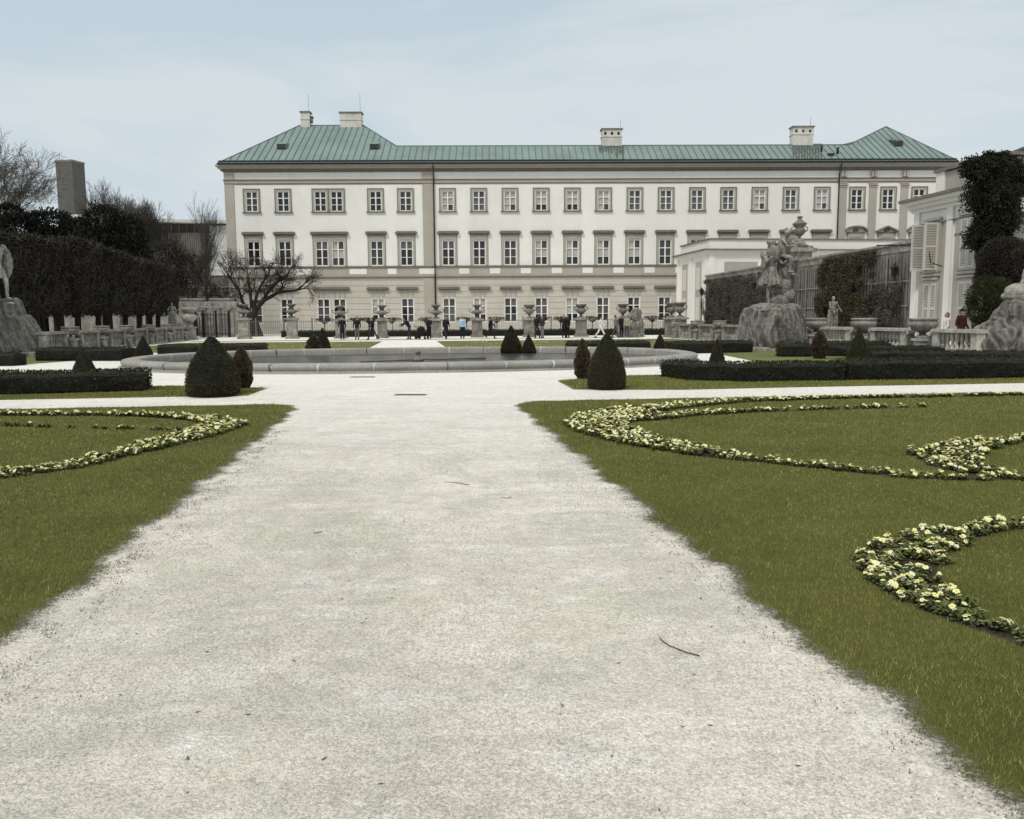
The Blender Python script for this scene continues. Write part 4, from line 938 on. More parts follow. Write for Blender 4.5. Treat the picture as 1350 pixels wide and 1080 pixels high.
def bare_tree(loc, h, r, lab, mt, trunkh=.3, maxl=6, spread=.75, up=.6, ratio=.74, kid=3, wig=.14, limbs=4, fl=None, minr=.006, group=None, sc2=(1, 1, 1)):
    o = empty('bare_tree', loc, 0, lab, 'tree', group); m = MB(); T = [Vector((0, 0, -.1)), Vector((r * .2, 0, h * trunkh * .5)), Vector((-r * .1, 0, h * trunkh))]
    m.tube(T, [r * 1.35, r, r * .85], 10); m.build('trunk', mt, o); c = MB()
    for k in range(limbs):
        a = 2 * math.pi * (k + random.random() * .5) / limbs; d = Vector((math.cos(a) * spread, math.sin(a) * spread, 1)) if k or limbs < 3 else Vector((0, 0, 1))
        limb(c, T[2] - Vector((0, 0, .1)), d, h * (1 - trunkh) * .42, r * .6, 1, maxl, spread, up, 4, wig, kid, ratio, minr)
    cr = c.build('crown', mt, o); cr.scale = sc2; return o
def treeat(px, ybase, d, ytop, *a, **k):
    p = at(px, 430, d); zt = at(px, ytop, d).z; return bare_tree(Vector((p.x, d, 0)), zt, *a, **k)
treeat(4, 440, 62, 198, .28, 'tall pale bare tree standing out against the sky at the far left edge', MT['barkL'], .52, 7, .75, .3, minr=.009, limbs=6, ratio=.73, sc2=(.85, .85, 1))
treeat(163, 440, 84, 262, .30, 'left bare grey tree with a rounded twiggy top behind the clipped row', MT['barkG'], .52, 7, .62, .4, minr=.009, limbs=6, ratio=.72, sc2=(.72, .72, 1))
treeat(201, 440, 88, 284, .30, 'lower bare grey tree just right of the round-topped one', MT['barkG'], .52, 7, .62, .4, minr=.009, limbs=6, ratio=.72, sc2=(.65, .65, 1))
treeat(184, 440, 90, 272, .28, 'bare grey tree half hidden behind the dark pine mass', MT['barkG'], .52, 7, .62, .4, minr=.009, limbs=6, ratio=.72, sc2=(.65, .65, 1))
treeat(275, 440, 84, 292, .30, 'bare dark tree between the modern hall and the palace corner', MT['barkG'], .34, 6, .5, .7, minr=.010, limbs=4, ratio=.72, sc2=(.62, .62, 1))
treeat(226, 440, 86, 318, .22, 'brownish bare tree before the modern hall', MT['bark'], .3, 6, .5, .5, minr=.010, limbs=4, sc2=(.7, .7, 1))
treeat(258, 440, 82, 338, .2, 'small bare tree with crossing branches before the modern hall', MT['bark'], .3, 6, .6, .4, minr=.010, limbs=4, sc2=(.8, .8, 1))
# the broad gnarled tree in front of the palace
o = empty('gnarled_tree', Vector((at(334, 430, 78).x, 78, 0)), 0, 'broad gnarled bare tree with a short thick trunk and sweeping limbs before the palace', 'tree')
m = MB(); T = [Vector((.1, 0, -.1)), Vector((0, 0, .8)), Vector((-.1, 0, 1.9)), Vector((.1, 0, 2.6))]; m.tube(T, [.85, .62, .52, .42], 12); m.build('trunk', MT['bark'], o); c = MB()
for d, L, r, pts in (((-.9, 0, .55), 2.4, .24, [(-.1, 0, 2.0), (-.9, 0, 3.2), (-1.2, 0, 4.3), (-2.0, .1, 5.4)]), ((.9, 0, .3), 2.4, .30, [(.1, 0, 2.3), (1.2, -.2, 3.4), (2.6, -.2, 4.1), (4.2, 0, 4.3)]), ((.2, .2, 1), 2.2, .22, [(.1, 0, 2.5), (.4, .2, 4), (.9, .2, 4.9), (1.3, .3, 5.5)]),
                     ((-.3, .3, .9), 2.2, .2, [(-.1, 0, 2.4), (-.3, .5, 4), (-.5, .6, 5.4)]), ((-1, -.3, .3), 1.8, .18, [(-.3, 0, 2.2), (-1.5, -.4, 3.1), (-2.8, -.6, 3.7)]), ((1, .3, .6), 1.8, .18, [(.9, -.1, 3.3), (2.1, .3, 4.9), (3.3, .5, 5.8)])):
    c.tube(pts, [r * .85 * (1 - .2 * i) for i in range(len(pts))], 7, cap=False)
    for i in range(1, len(pts)):
        for k in range(3 if i < len(pts) - 1 else 4):
            q = Vector(pts[i]); dd = (Vector(pts[i]) - Vector(pts[i - 1])).normalized() + Vector((random.gauss(0, .5), random.gauss(0, .5), random.uniform(-.1, .8)))
            limb(c, q, dd, L * random.uniform(.34, .55), r * .26, 3, 7, .8, .05, 4, .2, 3, .74, .008)
c.build('crown', MT['bark'], o)
# ------------------------------------------------------------------ dark evergreens behind the clipped row
def blobtree(loc, blobs, n, sz, mt, lab, nm='evergreen_tree', trunk=3, up=.3, jit=.8, branches=True):
    o = empty(nm, loc, 0, lab, 'tree'); P = []; Nn = []; tot = sum(b[3] * b[4] for b in blobs)
    for (x, y, z, rx, rz) in blobs:
        for _ in range(int(n * rx * rz / tot)):
            d = Vector((random.gauss(0, 1), random.gauss(0, 1), random.gauss(0, 1))).normalized(); k = random.uniform(.45, 1) ** .5 * (1 + .25 * noise.noise(d * 2.2 + Vector((x, z, 0))))
            P.append((x + d.x * rx * k, y + d.y * rx * k * .8, z + d.z * rz * k)); Nn.append((d.x, d.y, d.z + up))
    link('crown', tri_mesh('crown', leaf_arr(P, Nn, sz, .9, jit), mt, 4), o); m = MB(); m.tube([(0, 0, -.1), (0, 0, trunk)], [.3, .22], 8)
    if branches:
        for (x, y, z, rx, rz) in blobs: m.tube([(0, 0, min(trunk, z) * .8), (x * .5, y * .5, (z + trunk) * .5), (x, y, z)], [.14, .09, .04], 5)
    m.build('trunk', MT['bark'], o); return o
p = at(52, 430, 58); blobtree((p.x, 58, 0), [(-2.6, 0, 6.8, 1.8, 1.2), (-.8, 0, 7.8, 2.0, 1.3), (1.2, 0, 8.2, 1.7, 1.0), (2.7, 0, 7.3, 1.5, .9), (0, 0, 6.2, 3.2, 1.3), (-1.9, .3, 9.0, 1.1, .7)], 20000, .22, MT['pine'], 'dark spreading pine with layered boughs at the far left above the clipped row', 'pine_tree', 5.5)
p = at(140, 430, 68); blobtree((p.x, 68, 0), [(-1.8, 0, 8.3, 1.9, 1.7), (.3, 0, 9.2, 1.8, 1.8), (2.2, 0, 8.6, 1.7, 1.6), (0, 0, 7.0, 3.6, 2.0)], 20000, .20, MT['pine'], 'dark rounded evergreen mass in front of the grey bare trees', trunk=5)
p = at(196, 430, 76); blobtree((p.x, 76, 0), [(-1.4, 0, 7.2, 2.0, 1.8), (1.6, 0, 7.0, 2.0, 1.6), (3.6, 0, 6.2, 1.6, 1.5), (0, 0, 5.4, 3.4, 2.0)], 9000, .22, MT['brownbush'], 'brownish shrubby tree behind the far end of the clipped row', 'shrubby_tree', 4)
p = at(262, 430, 88); blobtree((p.x, 88, 0), [(-1.4, 0, 3.8, 1.8, 1.8), (1.0, 0, 4.2, 1.8, 1.6), (2.4, 0, 3.4, 1.4, 1.5)], 2600, .2, MT['brownbush'], 'thin brown twiggy shrub on the terrace below the modern hall', 'shrub', 2.4)
# ------------------------------------------------------------------ row of clipped lindens
def linden_variant():
    cw_, cl, z0, z1 = 1.55, 1.50, 2.05, 6.25; P = []; Nn = []
    for _ in range(15000):
        s = random.random()
        x, y, z = random.uniform(-cw_, cw_), random.uniform(-cl, cl), random.uniform(z0 - .5, z1)
        if s < .62:
            f = random.choice('xXyz')
            if f == 'x': x = cw_ * random.uniform(.82, 1.0)
            elif f == 'X': x = -cw_ * random.uniform(.82, 1.0)
            elif f == 'y': y = random.choice((-1, 1)) * cl * random.uniform(.85, 1.02)
            else: z = z1 - random.uniform(0, .3)
        b = noise.noise(Vector((x * 1.2, y * 1.2, z * 1.2))); 
        if b < -.16 and random.random() < .85: continue
        z += .14 * noise.noise(Vector((x * 2, y * 2, 1))); lo = z0 - .12 + 2.2 * abs(noise.noise(Vector((x * 1.6, y * 1.6, 7))))
        if z < lo: continue
        e_ = max(0, abs(y) / cl - .6) ** 2 * 1.6; z -= e_ * .55 * (1 if z > 5 else 0); x *= (1 + .10 * b) * (1 - e_ * .5); P.append((x, y, z)); Nn.append((x * .4, y * .2, random.uniform(-.8, .3)))
    cr = tri_mesh('crown', leaf_arr(P, Nn, .15, 1.15, .8), MT['linden'], 4)
    t = MB(); w = random.uniform(-.15, .15); t.tube([(0, 0, -.1), (.03, 0, .3), (w * .5, 0, 1.2), (w, 0, 2.2), (w, 0, 3.0)], [.33, .24, .20, .19, .15], 9)
    for k in range(5):
        a = 2 * math.pi * (k + random.random() * .6) / 5; t.tube([(w, 0, 1.9 + .1 * k), (w + math.cos(a) * .5, math.sin(a) * .6, 2.5), (w + math.cos(a) * 1.1, math.sin(a) * 1.2, 3.1 + .3 * k), (w + math.cos(a) * 1.3, math.sin(a) * 1.4, 4.6)], [.12, .10, .07, .04], 5)
    tw_ = MB()
    for _ in range(1100):
        x, y, z = random.choice((-1, 1, 1)) * cw_ * random.uniform(.6, 1.02), random.uniform(-cl, cl), random.uniform(z0 + .2, z1 - .2); q = Vector((x, y, z)); d = Vector((random.gauss(0, .3), random.gauss(0, .4), random.uniform(-.2, 1)))
        tw_.tube([q, q + d * .35, q + d * .6 + Vector((random.gauss(0, .08), 0, .1))], [.02, .014, .008], 3, cap=False)
    for _ in range(60):
        x, y = random.uniform(-cw_, cw_), random.uniform(-cl, cl); tw_.tube([(x, y, z1 - .3), (x + random.gauss(0, .08), y + random.gauss(0, .08), z1 + random.uniform(.05, .35))], [.012, .006], 3, cap=False)
    return cr, t.mesh('trunk', MT['bark']), tw_.mesh('twigs', MT['barkG'])
LV = [linden_variant() for _ in range(3)]
def linden(u, v, lab, grp, i):
    cr, tr, tg_ = LV[i % 3]; s = random.uniform(.94, 1.05); o = empty('clipped_linden', W(u + random.uniform(-.22, .22), v), GR + random.choice((0, math.pi)), lab, 'tree', grp); o.scale = (1, 1, s); o.rotation_euler.x = random.uniform(-.03, .03)
    link('crown', cr, o); link('trunk', tr, o); link('twigs', tg_, o)['kind'] = 'stuff'
for i in range(15): linden(-21.4 + random.uniform(-.1, .1), 33.2 + i * 2.95, 'dark clipped linden in the front row behind the left balustrade', 'front row of clipped lindens', i)
for i in range(9): linden(-27.0 + random.uniform(-.8, .8), 42 + i * 3.9 + random.uniform(-.6, .6), 'dark clipped linden in the row behind, seen through the front trunks', 'back row of clipped lindens', i + 1)
# ------------------------------------------------------------------ ivy and bushes at right
p = at(1296, 420, 35.5); o = empty('ivy_tree', (p.x, 35.5, 0), 0, 'tall column of dark ivy climbing over the pavilion corner at right', 'tree'); P = []; Nn = []
for (x, z, rx, rz) in ((.0, 7.6, .95, .75), (-.85, 7.75, .5, .45), (.75, 7.7, .7, .5), (.1, 6.6, 1.1, .9), (.4, 5.7, .95, .8), (-.15, 4.9, .85, .6), (.1, 4.3, .55, .5), (1.2, 7.0, .4, .5), (.45, 8.15, .35, .25), (-.1, 8.2, .3, .22), (.3, 6.1, .85, .8), (.1, 5.2, .7, .7), (.5, 4.9, .6, .8), (.3, 4.1, .6, .6)):
    for _ in range(int(11500 * rx * rz)):
        d = Vector((random.gauss(0, 1), random.gauss(0, 1), random.gauss(0, 1))).normalized(); k = random.uniform(.5, 1) * (1 + .55 * noise.noise(d * 3.1 + Vector((z, x, 0)))); P.append((x + d.x * rx * k, d.y * rx * k * .8, z + d.z * rz * k)); Nn.append((d.x, d.y, d.z - .2))
link('foliage', tri_mesh('foliage', leaf_arr(P, Nn, .085, 1.2, .7), MT['ivy'], 4), o); m = MB(); m.tube([(.3, 0, -.1), (.2, 0, 2), (.1, 0, 4.5), (0, 0, 7)], [.22, .16, .14, .08], 8)
for _ in range(40):
    a = random.uniform(0, 6.28); q = Vector((math.cos(a) * 1.0, math.sin(a) * .6, random.uniform(6.4, 8.1))); m.tube([q * .9, q + Vector((math.cos(a) * .3, 0, random.uniform(-.1, .35)))], [.012, .006], 3, cap=False)
m.build('trunk', MT['bark'], o)
def shrub(px, yb, d, blobs, n, sz, mt, lab, base=0, stems=14):
    p = at(px, 400, d); o = empty('shrub', (p.x, d, 0), 0, lab, 'shrub'); P = []; Nn = []; tot = sum(b[2] * b[3] for b in blobs)
    for (x, z, rx, rz) in blobs:
        for _ in range(int(n * rx * rz / tot)):
            dd = Vector((random.gauss(0, 1), random.gauss(0, 1), random.gauss(0, 1))).normalized(); k = random.uniform(.55, 1) ** .6 * (1 + .14 * noise.noise(dd * 2.5 + Vector((z, x, 0)))); P.append((x + dd.x * rx * k, dd.y * rx * k * .8, max(.05, z + dd.z * rz * k))); Nn.append(tuple(dd))
    link('foliage', tri_mesh('foliage', leaf_arr(P, Nn, sz, 1, .7), mt, 4), o); m = MB()
    for _ in range(stems): x, z, rx, rz = random.choice(blobs); m.tube([(random.gauss(0, .1), random.gauss(0, .1), 0), (x * .5, 0, z * .5), (x + random.uniform(-.5, .5) * rx, random.uniform(-.4, .4) * rx, z + rz * random.uniform(.1, 1.0))], [.04, .03, .008], 4, cap=False)
    m.build('stems', MT['bark'], o)
shrub(1322, 420, 34.0, [(0, 3.7, 1.15, 1.05), (.5, 3.1, 1.1, 1.0), (-.4, 3.0, .8, .8)], 34000, .07, MT['brownbush'], 'rounded brownish shrub under the ivy column')
shrub(1308, 420, 33.0, [(0, 2.35, 1.0, .75), (-.3, 1.9, .75, .7), (.6, 2.0, .9, .8), (.2, 1.2, .9, .8)], 34000, .055, MT['box_'], 'rounded green box shrub beside the two standing visitors')
# ------------------------------------------------------------------ urns, balustrades
def urn_bowl():
    m = MB(); m.lathe([(.17, 0), (.17, .05), (.09, .09), (.08, .14), (.26, .22), (.36, .33), (.38, .42), (.33, .47), (.37, .50), (.37, .54), (.30, .545), (.27, .49), (.02, .48)], 22, flute=.02, fl=11); return m
def urn_tall():
    m = MB(); m.lathe([(.2, 0), (.2, .06), (.1, .1), (.08, .2), (.22, .28), (.36, .42), (.40, .58), (.30, .70), (.26, .74), (.40, .9), (.47, .98), (.47, 1.03), (.38, 1.04), (.34, .95), (.02, .93)], 22, flute=.03, fl=10)
    for s in (-1, 1): m.tube([(s * .36, 0, .5), (s * .52, 0, .56), (s * .56, 0, .72), (s * .46, 0, .82), (s * .38, 0, .8)], .035, 6)
    for k in range(8): a = k * .785; m.ell((math.cos(a) * .38, math.sin(a) * .38, .56), (.06, .06, .09))
    return m
def urn_flat():
    m = MB(); m.lathe([(.2, 0), (.2, .06), (.08, .1), (.1, .22), (.32, .3), (.46, .42), (.44, .50), (.30, .56), (.2, .60), (.17, .68), (.15, .74), (.30, .9), (.38, .95), (.38, 1.0), (.3, 1.02), (.02, 1.0)], 22, flute=.02, fl=9)
    for s in (-1, 1): m.tube([(s * .42, 0, .4), (s * .6, 0, .46), (s * .62, 0, .64), (s * .5, 0, .68), (s * .47, 0, .58)], .035, 6)
    return m
UB = urn_bowl().mesh('urn', MT['stone']); UT = urn_tall().mesh('urn', MT['stone']); UF = urn_flat().mesh('urn', MT['stone'])
def lathe_baluster(m, x, y, z0, h):
    m.lathe([(.075, 0), (.075, .05), (.05, .08), (.085, .22), (.095, .30), (.06, .42), (.04, .52), (.06, .6), (.09, .72), (.06, .86), (.075, .92), (.075, 1)], 8, (x, y, z0)) if False else m.lathe([(r, z * h) for r, z in ((.075, 0), (.075, .05), (.05, .08), (.085, .22), (.095, .30), (.06, .42), (.04, .52), (.06, .6), (.09, .72), (.06, .86), (.075, .92), (.075, 1))], 8, (x, y, z0))
def balustrade(u, v, L, lab, mt='stone', h=1.08, real=True):
    o = empty('balustrade', W(u, v), GR, lab, 'balustrade', None); m = MB(); m.box(-.2, .2, 0, L, 0, .14); m.build('plinth', MT[mt], o)
    m = MB(); m.box(-.24, .24, -.05, L + .05, h - .13, h - .04); m.box(-.20, .20, -.02, L + .02, h - .04, h); m.build('handrail', MT['stoneL' if mt == 'stoneL' else 'stone'], o)
    for y in (0, L - .32): m = MB(); m.box(-.17, .17, y, y + .32, .14, h - .13); m.box(-.19, .19, y + .07, y + .25, .3, h - .28); m.build('post', MT[mt], o)
    n = int((L - .64) / .26)
    for k in range(n): m = MB(); lathe_baluster(m, 0, .32 + (k + .5) * (L - .64) / n, .14, h - .27); m.build('baluster', MT[mt], o)
    return o
def scroll_pedestal(u, v, lab, mt='stone', s=1.0):
    """pedestal with S-shaped wings that links two balustrades"""
    o = empty('scroll_pedestal', W(u, v), GR, lab, 'pedestal'); m = MB(); m.box(-.3, .3, -.3, .3, 0, .12); m.box(-.22, .22, -.22, .22, .12, .60); m.box(-.29, .29, -.29, .29, .60, .70); m.build('block', MT[mt], o)
    for sg in (-1, 1):
        m = MB(); P = []
        for (y, z0, z1) in ((.26, 0, .38), (.36, 0, .40), (.5, 0, .52), (.62, 0, .72), (.72, 0, .90), (.80, 0, 1.0)): P.append([(-.12, sg * y, z0), (.12, sg * y, z0), (.12, sg * y, z1), (-.12, sg * y, z1)])
        m.rings(P if sg > 0 else [list(reversed(r)) for r in P], 0, False); m.tube([(-.15, sg * .76, .93), (.15, sg * .76, .93)], .10, 10); m.build('scroll', MT[mt], o)
    return o
UTd = urn_tall().mesh('urn', MT['rock']); UFd = urn_flat().mesh('urn', MT['rock'])
ordn = ['first', 'second', 'third', 'fourth', 'fifth', 'sixth', 'seventh', 'eighth', 'ninth']
v = 41.0; i = 0
while v < 65:
    balustrade(-17.1, v, 2.5, 'left stone balustrade section, %s counted from the rock pedestal' % ordn[i])
    if v + 4.3 < 68:
        scroll_pedestal(-17.1, v + 3.35, 'low scrolled pedestal after the %s left balustrade section' % ordn[i])
        o = link('stone_urn', UB, None, W(-17.1, v + 3.35, .70), GR, (1.15, 1.15, 1.1)); tag(o, 'wide stone bowl urn after the %s left balustrade section' % ordn[i], 'urn', 'bowl urns on the left balustrade')
    v += 4.25; i += 1
v = 26.6; i = 0
while v < 60:
    balustrade(19.9, v, 2.5, 'right stone balustrade section, %s counted from the right rock' % ordn[i], 'stoneL' if v < 38 else 'stone')
    if v < 58:
        scroll_pedestal(19.9, v + 3.35, 'low scrolled pedestal after the %s right balustrade section' % ordn[i], 'stoneL' if v < 38 else 'stone')
        o = link('stone_urn', UB, None, W(19.9, v + 3.35, .70), GR, 1.45 if v < 38 else 1.15); tag(o, '%s stone bowl urn after the %s right balustrade section' % ('large dark' if v < 38 else 'wide', ordn[i]), 'urn', 'bowl urns on the right balustrade')
    v += 4.25; i += 1
# far row of pedestals carrying ornate urns
far_u = []
for px, kind, what in ((322, 'F', 'left of the gnarled tree trunk'), (385, 'F', 'under the right limbs of the gnarled tree'), (449, 'F', 'second left of the central path'), (504, 'F', 'just left of the central path'), (575, 'F', 'just right of the central path below the downpipe'),
                       (629, 'F', 'second right of the central path'), (698, 'T', 'third right of the central path'), (766, 'T', 'fourth right of the central path'), (821, 'T', 'fifth right of the central path'), (885, 'T', 'sixth right of the central path'), (896, 'T', 'rightmost on the far row')):
    d = 68 if px < 880 else 64 - (px - 885) * .2; b = at(px, 430, d); hp = 1.55 if px > 400 else 1.7
    o = empty('pillar', (b.x, d, 0), GR, 'square stone pillar %s' % what, 'pillar', 'square pillars in the far row'); m = MB(); m.box(-.52, .52, -.52, .52, 0, .2); m.box(-.40, .40, -.40, .40, .2, hp - .15); m.build('shaft', MT['stone' if px < 400 else 'rock'], o)
    m = MB(); m.box(-.54, .54, -.54, .54, hp - .15, hp); m.box(-.3, .3, -.3, .3, hp, hp + .08); m.build('capital', MT['stone'], o)
    o = link('ornate_urn', UFd if kind == 'F' else UTd, None, (b.x, d, hp + .08), GR, 1.05 if kind == 'F' else 1.0); tag(o, ('wide handled stone urn with flat top ' if kind == 'F' else 'tall carved stone urn ') + what, 'urn', 'urns on the far row of pillars')
# carved garden ornament group near the right end
def relief(px, d, w, h, lab, z0=0, mt='stone'):
    b = at(px, 430, d); m = MB(); m.box(-w / 2, w / 2, -.3, .3, 0, h * .5)
    for k in range(9): m.ell((random.uniform(-.4, .4) * w, random.uniform(-.2, .1), random.uniform(.4, .95) * h), (w * .16, .22, h * .14))
    m.ell((0, 0, h * .75), (w * .33, .3, h * .28)); me = sculpt(m, .05, 'carved_ornament', MT[mt], 2, lambda c, n: n * .05 * noise.noise(c * 6)); o = link('carved_ornament', me, None, (b.x, d, z0)); return tag(o, lab, 'sculpture')
relief(838, 66, 1.3, 2.3, 'squat carved stone ornament between far pillars near the right')
b = at(276, 430, 76); o = empty('stone_gate', (b.x, 76, 0), GR, 'weathered stone gate piers with scrolled cornice behind the iron gate', 'gateway')
for x in (-2.3, -.75, .55, 1.75): m = MB(); m.box(x, x + .5, -.3, .3, 0, 2.5); m.box(x - .08, x + .58, -.36, .36, 2.5, 2.66); m.build('pier', MT['stone'], o)
m = MB(); m.box(-2.5, 2.5, -.4, .4, 2.66, 2.86); m.box(-2.2, -.3, -.3, .3, 2.86, 3.4); m.box(.3, 2.2, -.3, .3, 2.86, 3.4); m.box(-2.35, -.15, -.38, .38, 3.4, 3.55); m.box(.15, 2.35, -.38, .38, 3.4, 3.55)
for x in (-2.3, -.2, .2, 2.3): m.tube([(x, -.38, 3.05), (x, .38, 3.05)], .24, 10)
m.build('cornice', MT['stone'], o)
b = at(276, 430, 74.5); m = MB()
for k in range(14): m.box(-1.7 + k * .26, -1.66 + k * .26, -.03, .03, .1, 2.2)
m.box(-1.8, 1.8, -.04, .04, .3, .36); m.box(-1.8, 1.8, -.04, .04, 2.0, 2.06)
for x in (-1.85, 1.75, -.6, .55): m.box(x, x + .14, -.1, .1, 0, 2.4)
tag(m.build('iron_gate', MT['iron'], None, (b.x, 74.5, 0)), 'dark iron gate between stone piers left of the gnarled tree', 'gate')
for px, lab, kk in ((250, 'pale handled vase on a short stone block by the left path end', 0),):
    b = at(px, 430, 66); o = empty('vase_pedestal', (b.x, 66, 0), GR, 'short square stone block at the left path end under a pale vase', 'pedestal'); m = MB(); m.box(-.5, .5, -.5, .5, 0, .15); m.box(-.4, .4, -.4, .4, .15, .95); m.box(-.47, .47, -.47, .47, .95, 1.05); m.build('block', MT['stone'], o)
    o = link('pale_vase', urn_tall().mesh('vase', MT['stoneL']), None, (b.x, 66, 1.05), GR, 1.45); tag(o, lab, 'urn')
# urn on the climber wall pillar
b = at(1050, 430, 56); o = empty('wall_pillar', (b.x, 56, 5.3), GR, 'moulded stone plinth rising from the climber wall behind the statue', 'pillar'); m = MB(); m.box(-.7, .7, -.5, .5, 0, .55); m.build('block', MT['stone'], o)
m = MB(); m.box(-.95, .95, -.7, .7, .55, .8); m.box(-.75, .75, -.55, .55, .8, .95); m.lathe([(.7, .95), (.45, 1.1), (.3, 1.35), (.3, 1.4)], 14); m.build('capital', MT['stone'], o)
o = link('dark_urn', urn_tall().mesh('urn', MT['shade']), None, (b.x, 56, 6.68), 0, (1.0, 1.0, 1.05)); tag(o, 'dark lidded urn on the wall plinth behind the statue group', 'urn'); m = MB(); m.lathe([(.45, 1.0), (.4, 1.06), (.2, 1.2), (.12, 1.3), (.18, 1.4), (.2, 1.44), (.05, 1.5)], 14); m.build('lid', MT['shade'], o)
# ------------------------------------------------------------------ rails, low hedge and standard trees before the palace
for x0, x1, lab in ((300, 500, 'grey iron railing left of the central path before the palace'), (578, 905, 'grey iron railing right of the central path before the palace'), (502, 577, 'grey iron railing across the end of the central path')):
    a = at(x0, 430, 76); b = at(x1, 430, 76); L = b.x - a.x; m = MB(); n = int(L / .17)
    for k in range(n + 1): m.box(k * L / n - .011, k * L / n + .011, -.011, .011, .12, 1.5)
    o = m.build('railing', MT['greyfence'], None, (a.x, 76, 0)); tag(o, lab, 'railing'); m = MB(); m.box(0, L, -.02, .02, .14, .19); m.box(0, L, -.02, .02, 1.34, 1.38); m.build('rail', MT['greyfence'], o)
    for k in range(int(L / 2.6) + 1): m = MB(); xx = k * 2.6; m.box(xx - .05, xx + .05, -.05, .05, 0, 1.62); m.ell((xx, 0, 1.66), (.07, .07, .07)); m.build('post', MT['greyfence'], o)
for x0, x1, lab in ((372, 492, 'low dark hedge below the railing left of the centre'), (510, 572, 'low dark hedge below the railing at the centre'), (584, 760, 'low dark hedge below the railing right of the centre'), (770, 930, 'low dark hedge below the railing near the terrace wing')):
    hedge([U((at(x0, 430, 73).x, 73)), U((at(x1, 430, 73).x, 73))], .9, .55, lab, 90, .09)
for j, px in enumerate((428, 470, 487, 517, 563, 613, 655, 713, 739, 781, 860)):
    b = at(px, 430, 74.5 if j % 3 else 77); o = empty('standard_tree', (b.x, b.y, 0), random.uniform(0, 6), 'small flat-headed standard tree by the railing, %s from the left' % (ordn + ['tenth', 'eleventh'])[j], 'tree', 'standard trees along the railing')
    m = MB(); m.tube([(0, 0, 0), (.02, 0, .8), (0, 0, 1.2)], [.05, .04, .04], 6); m.build('trunk', MT['bark'], o); c = MB(); w = random.uniform(.7, 1.05); P = []
    for k in range(34): a = random.uniform(0, 6.28); q = w * math.sqrt(random.random()); c.tube([(0, 0, 1.1), (q * .5 * math.cos(a), q * .5 * math.sin(a), 1.35), (q * math.cos(a), q * math.sin(a), 1.45 + random.uniform(0, .35))], [.022, .016, .009], 3, cap=False)
    for k in range(420): a = random.uniform(0, 6.28); q = w * math.sqrt(random.random()); P.append((q * math.cos(a), q * math.sin(a), 1.5 + random.uniform(-.12, .22) * (1.1 - q / w * .6)))
    me = join_mesh('crown', c.mesh('c', []), leaf_arr(P, [(0, 0, .4)] * len(P), .09), [MT['bark'], MT['brownbush']], 1); link('crown', me, o)
# ------------------------------------------------------------------ figures (people and statues)
def pose(hip=(.09, .95), la=(0, 0), lk=(0, 0), aa=(0, 0), ab=(.15, .15), ao=(.12, .12), lean=0, sit=False, tw=0):
    J = {}; hz = .92; J['pel'] = Vector((0, 0, hz)); 
    ln = Matrix.Rotation(lean, 3, 'X')
    def up(x, z, y=0): return J['pel'] + ln @ Vector((x, y, z))
    J['waist'] = up(0, .16); J['chest'] = up(0, .40); J['neck'] = up(0, .555); J['head'] = up(0, .70, -.01)
    for i, s in ((0, -1), (1, 1)):
        h = Vector((s * .09, 0, hz - .02)); a, k = la[i], lk[i]
        kn = h + .43 * Vector((s * .03, -math.sin(a), -math.cos(a))); an = kn + .42 * Vector((0, -math.sin(a - k), -math.cos(a - k)))
        sh = up(s * .185, .48); b = aa[i]; o = ao[i]; el = sh + .29 * Vector((s * math.sin(o), -math.sin(b), -math.cos(b) * math.cos(o))); wr = el + .25 * Vector((s * math.sin(o) * .3 * (1 if ab[i] < 1 else -1), -math.sin(b + ab[i]), -math.cos(b + ab[i])))
        J['hip', i], J['knee', i], J['ank', i], J['sh', i], J['el', i], J['wr', i] = h, kn, an, sh, el, wr
    low = min(J['ank', 0].z, J['ank', 1].z) - .075
    for k in J: J[k] = J[k] - Vector((0, 0, low))
    return J
def body(m, J, w=1.0, face=True):
    m.ell(J['pel'], (.155 * w, .11 * w, .13)); m.cap(J['pel'], J['waist'], .125 * w, .115 * w); m.cap(J['waist'], J['chest'], .12 * w, .14 * w); m.ell(J['chest'], (.17 * w, .115 * w, .15))
    m.cap(J['chest'] + Vector((0, 0, .1)), J['neck'], .10 * w, .06); m.cap(J['neck'], J['head'] - Vector((0, 0, .06)), .055, .052); h = J['head']
    m.ell(h + Vector((0, .01, .01)), (.078, .095, .112)); m.ell(h + Vector((0, -.035, -.05)), (.05, .055, .055))
    m.ell(h + Vector((0, -.098, -.01)), (.014, .022, .022)); m.ell(h + Vector((0, -.085, -.058)), (.025, .012, .009))
    for s in (-1, 1): m.ell(h + Vector((s * .082, .01, 0)), (.012, .02, .032)); m.ell(h + Vector((s * .032, -.078, .028)), (.024, .016, .010))
    for i in (0, 1):
        s = (-1, 1)[i]; m.cap(J['hip', i], J['knee', i], .085 * w, .055); m.cap(J['knee', i], J['knee', i].lerp(J['ank', i], .35), .053, .056); m.cap(J['knee', i].lerp(J['ank', i], .35), J['ank', i], .056, .036)
        a = J['ank', i]; m.cap(a + Vector((0, .03, -.045)), a + Vector((0, -.15, -.055)), .035, .028); m.cap(J['chest'] + Vector((s * .08, 0, .07)), J['sh', i], .07 * w, .058 * w)
        m.cap(J['sh', i], J['el', i], .052 * w, .040); m.cap(J['el', i], J['wr', i], .042, .027)
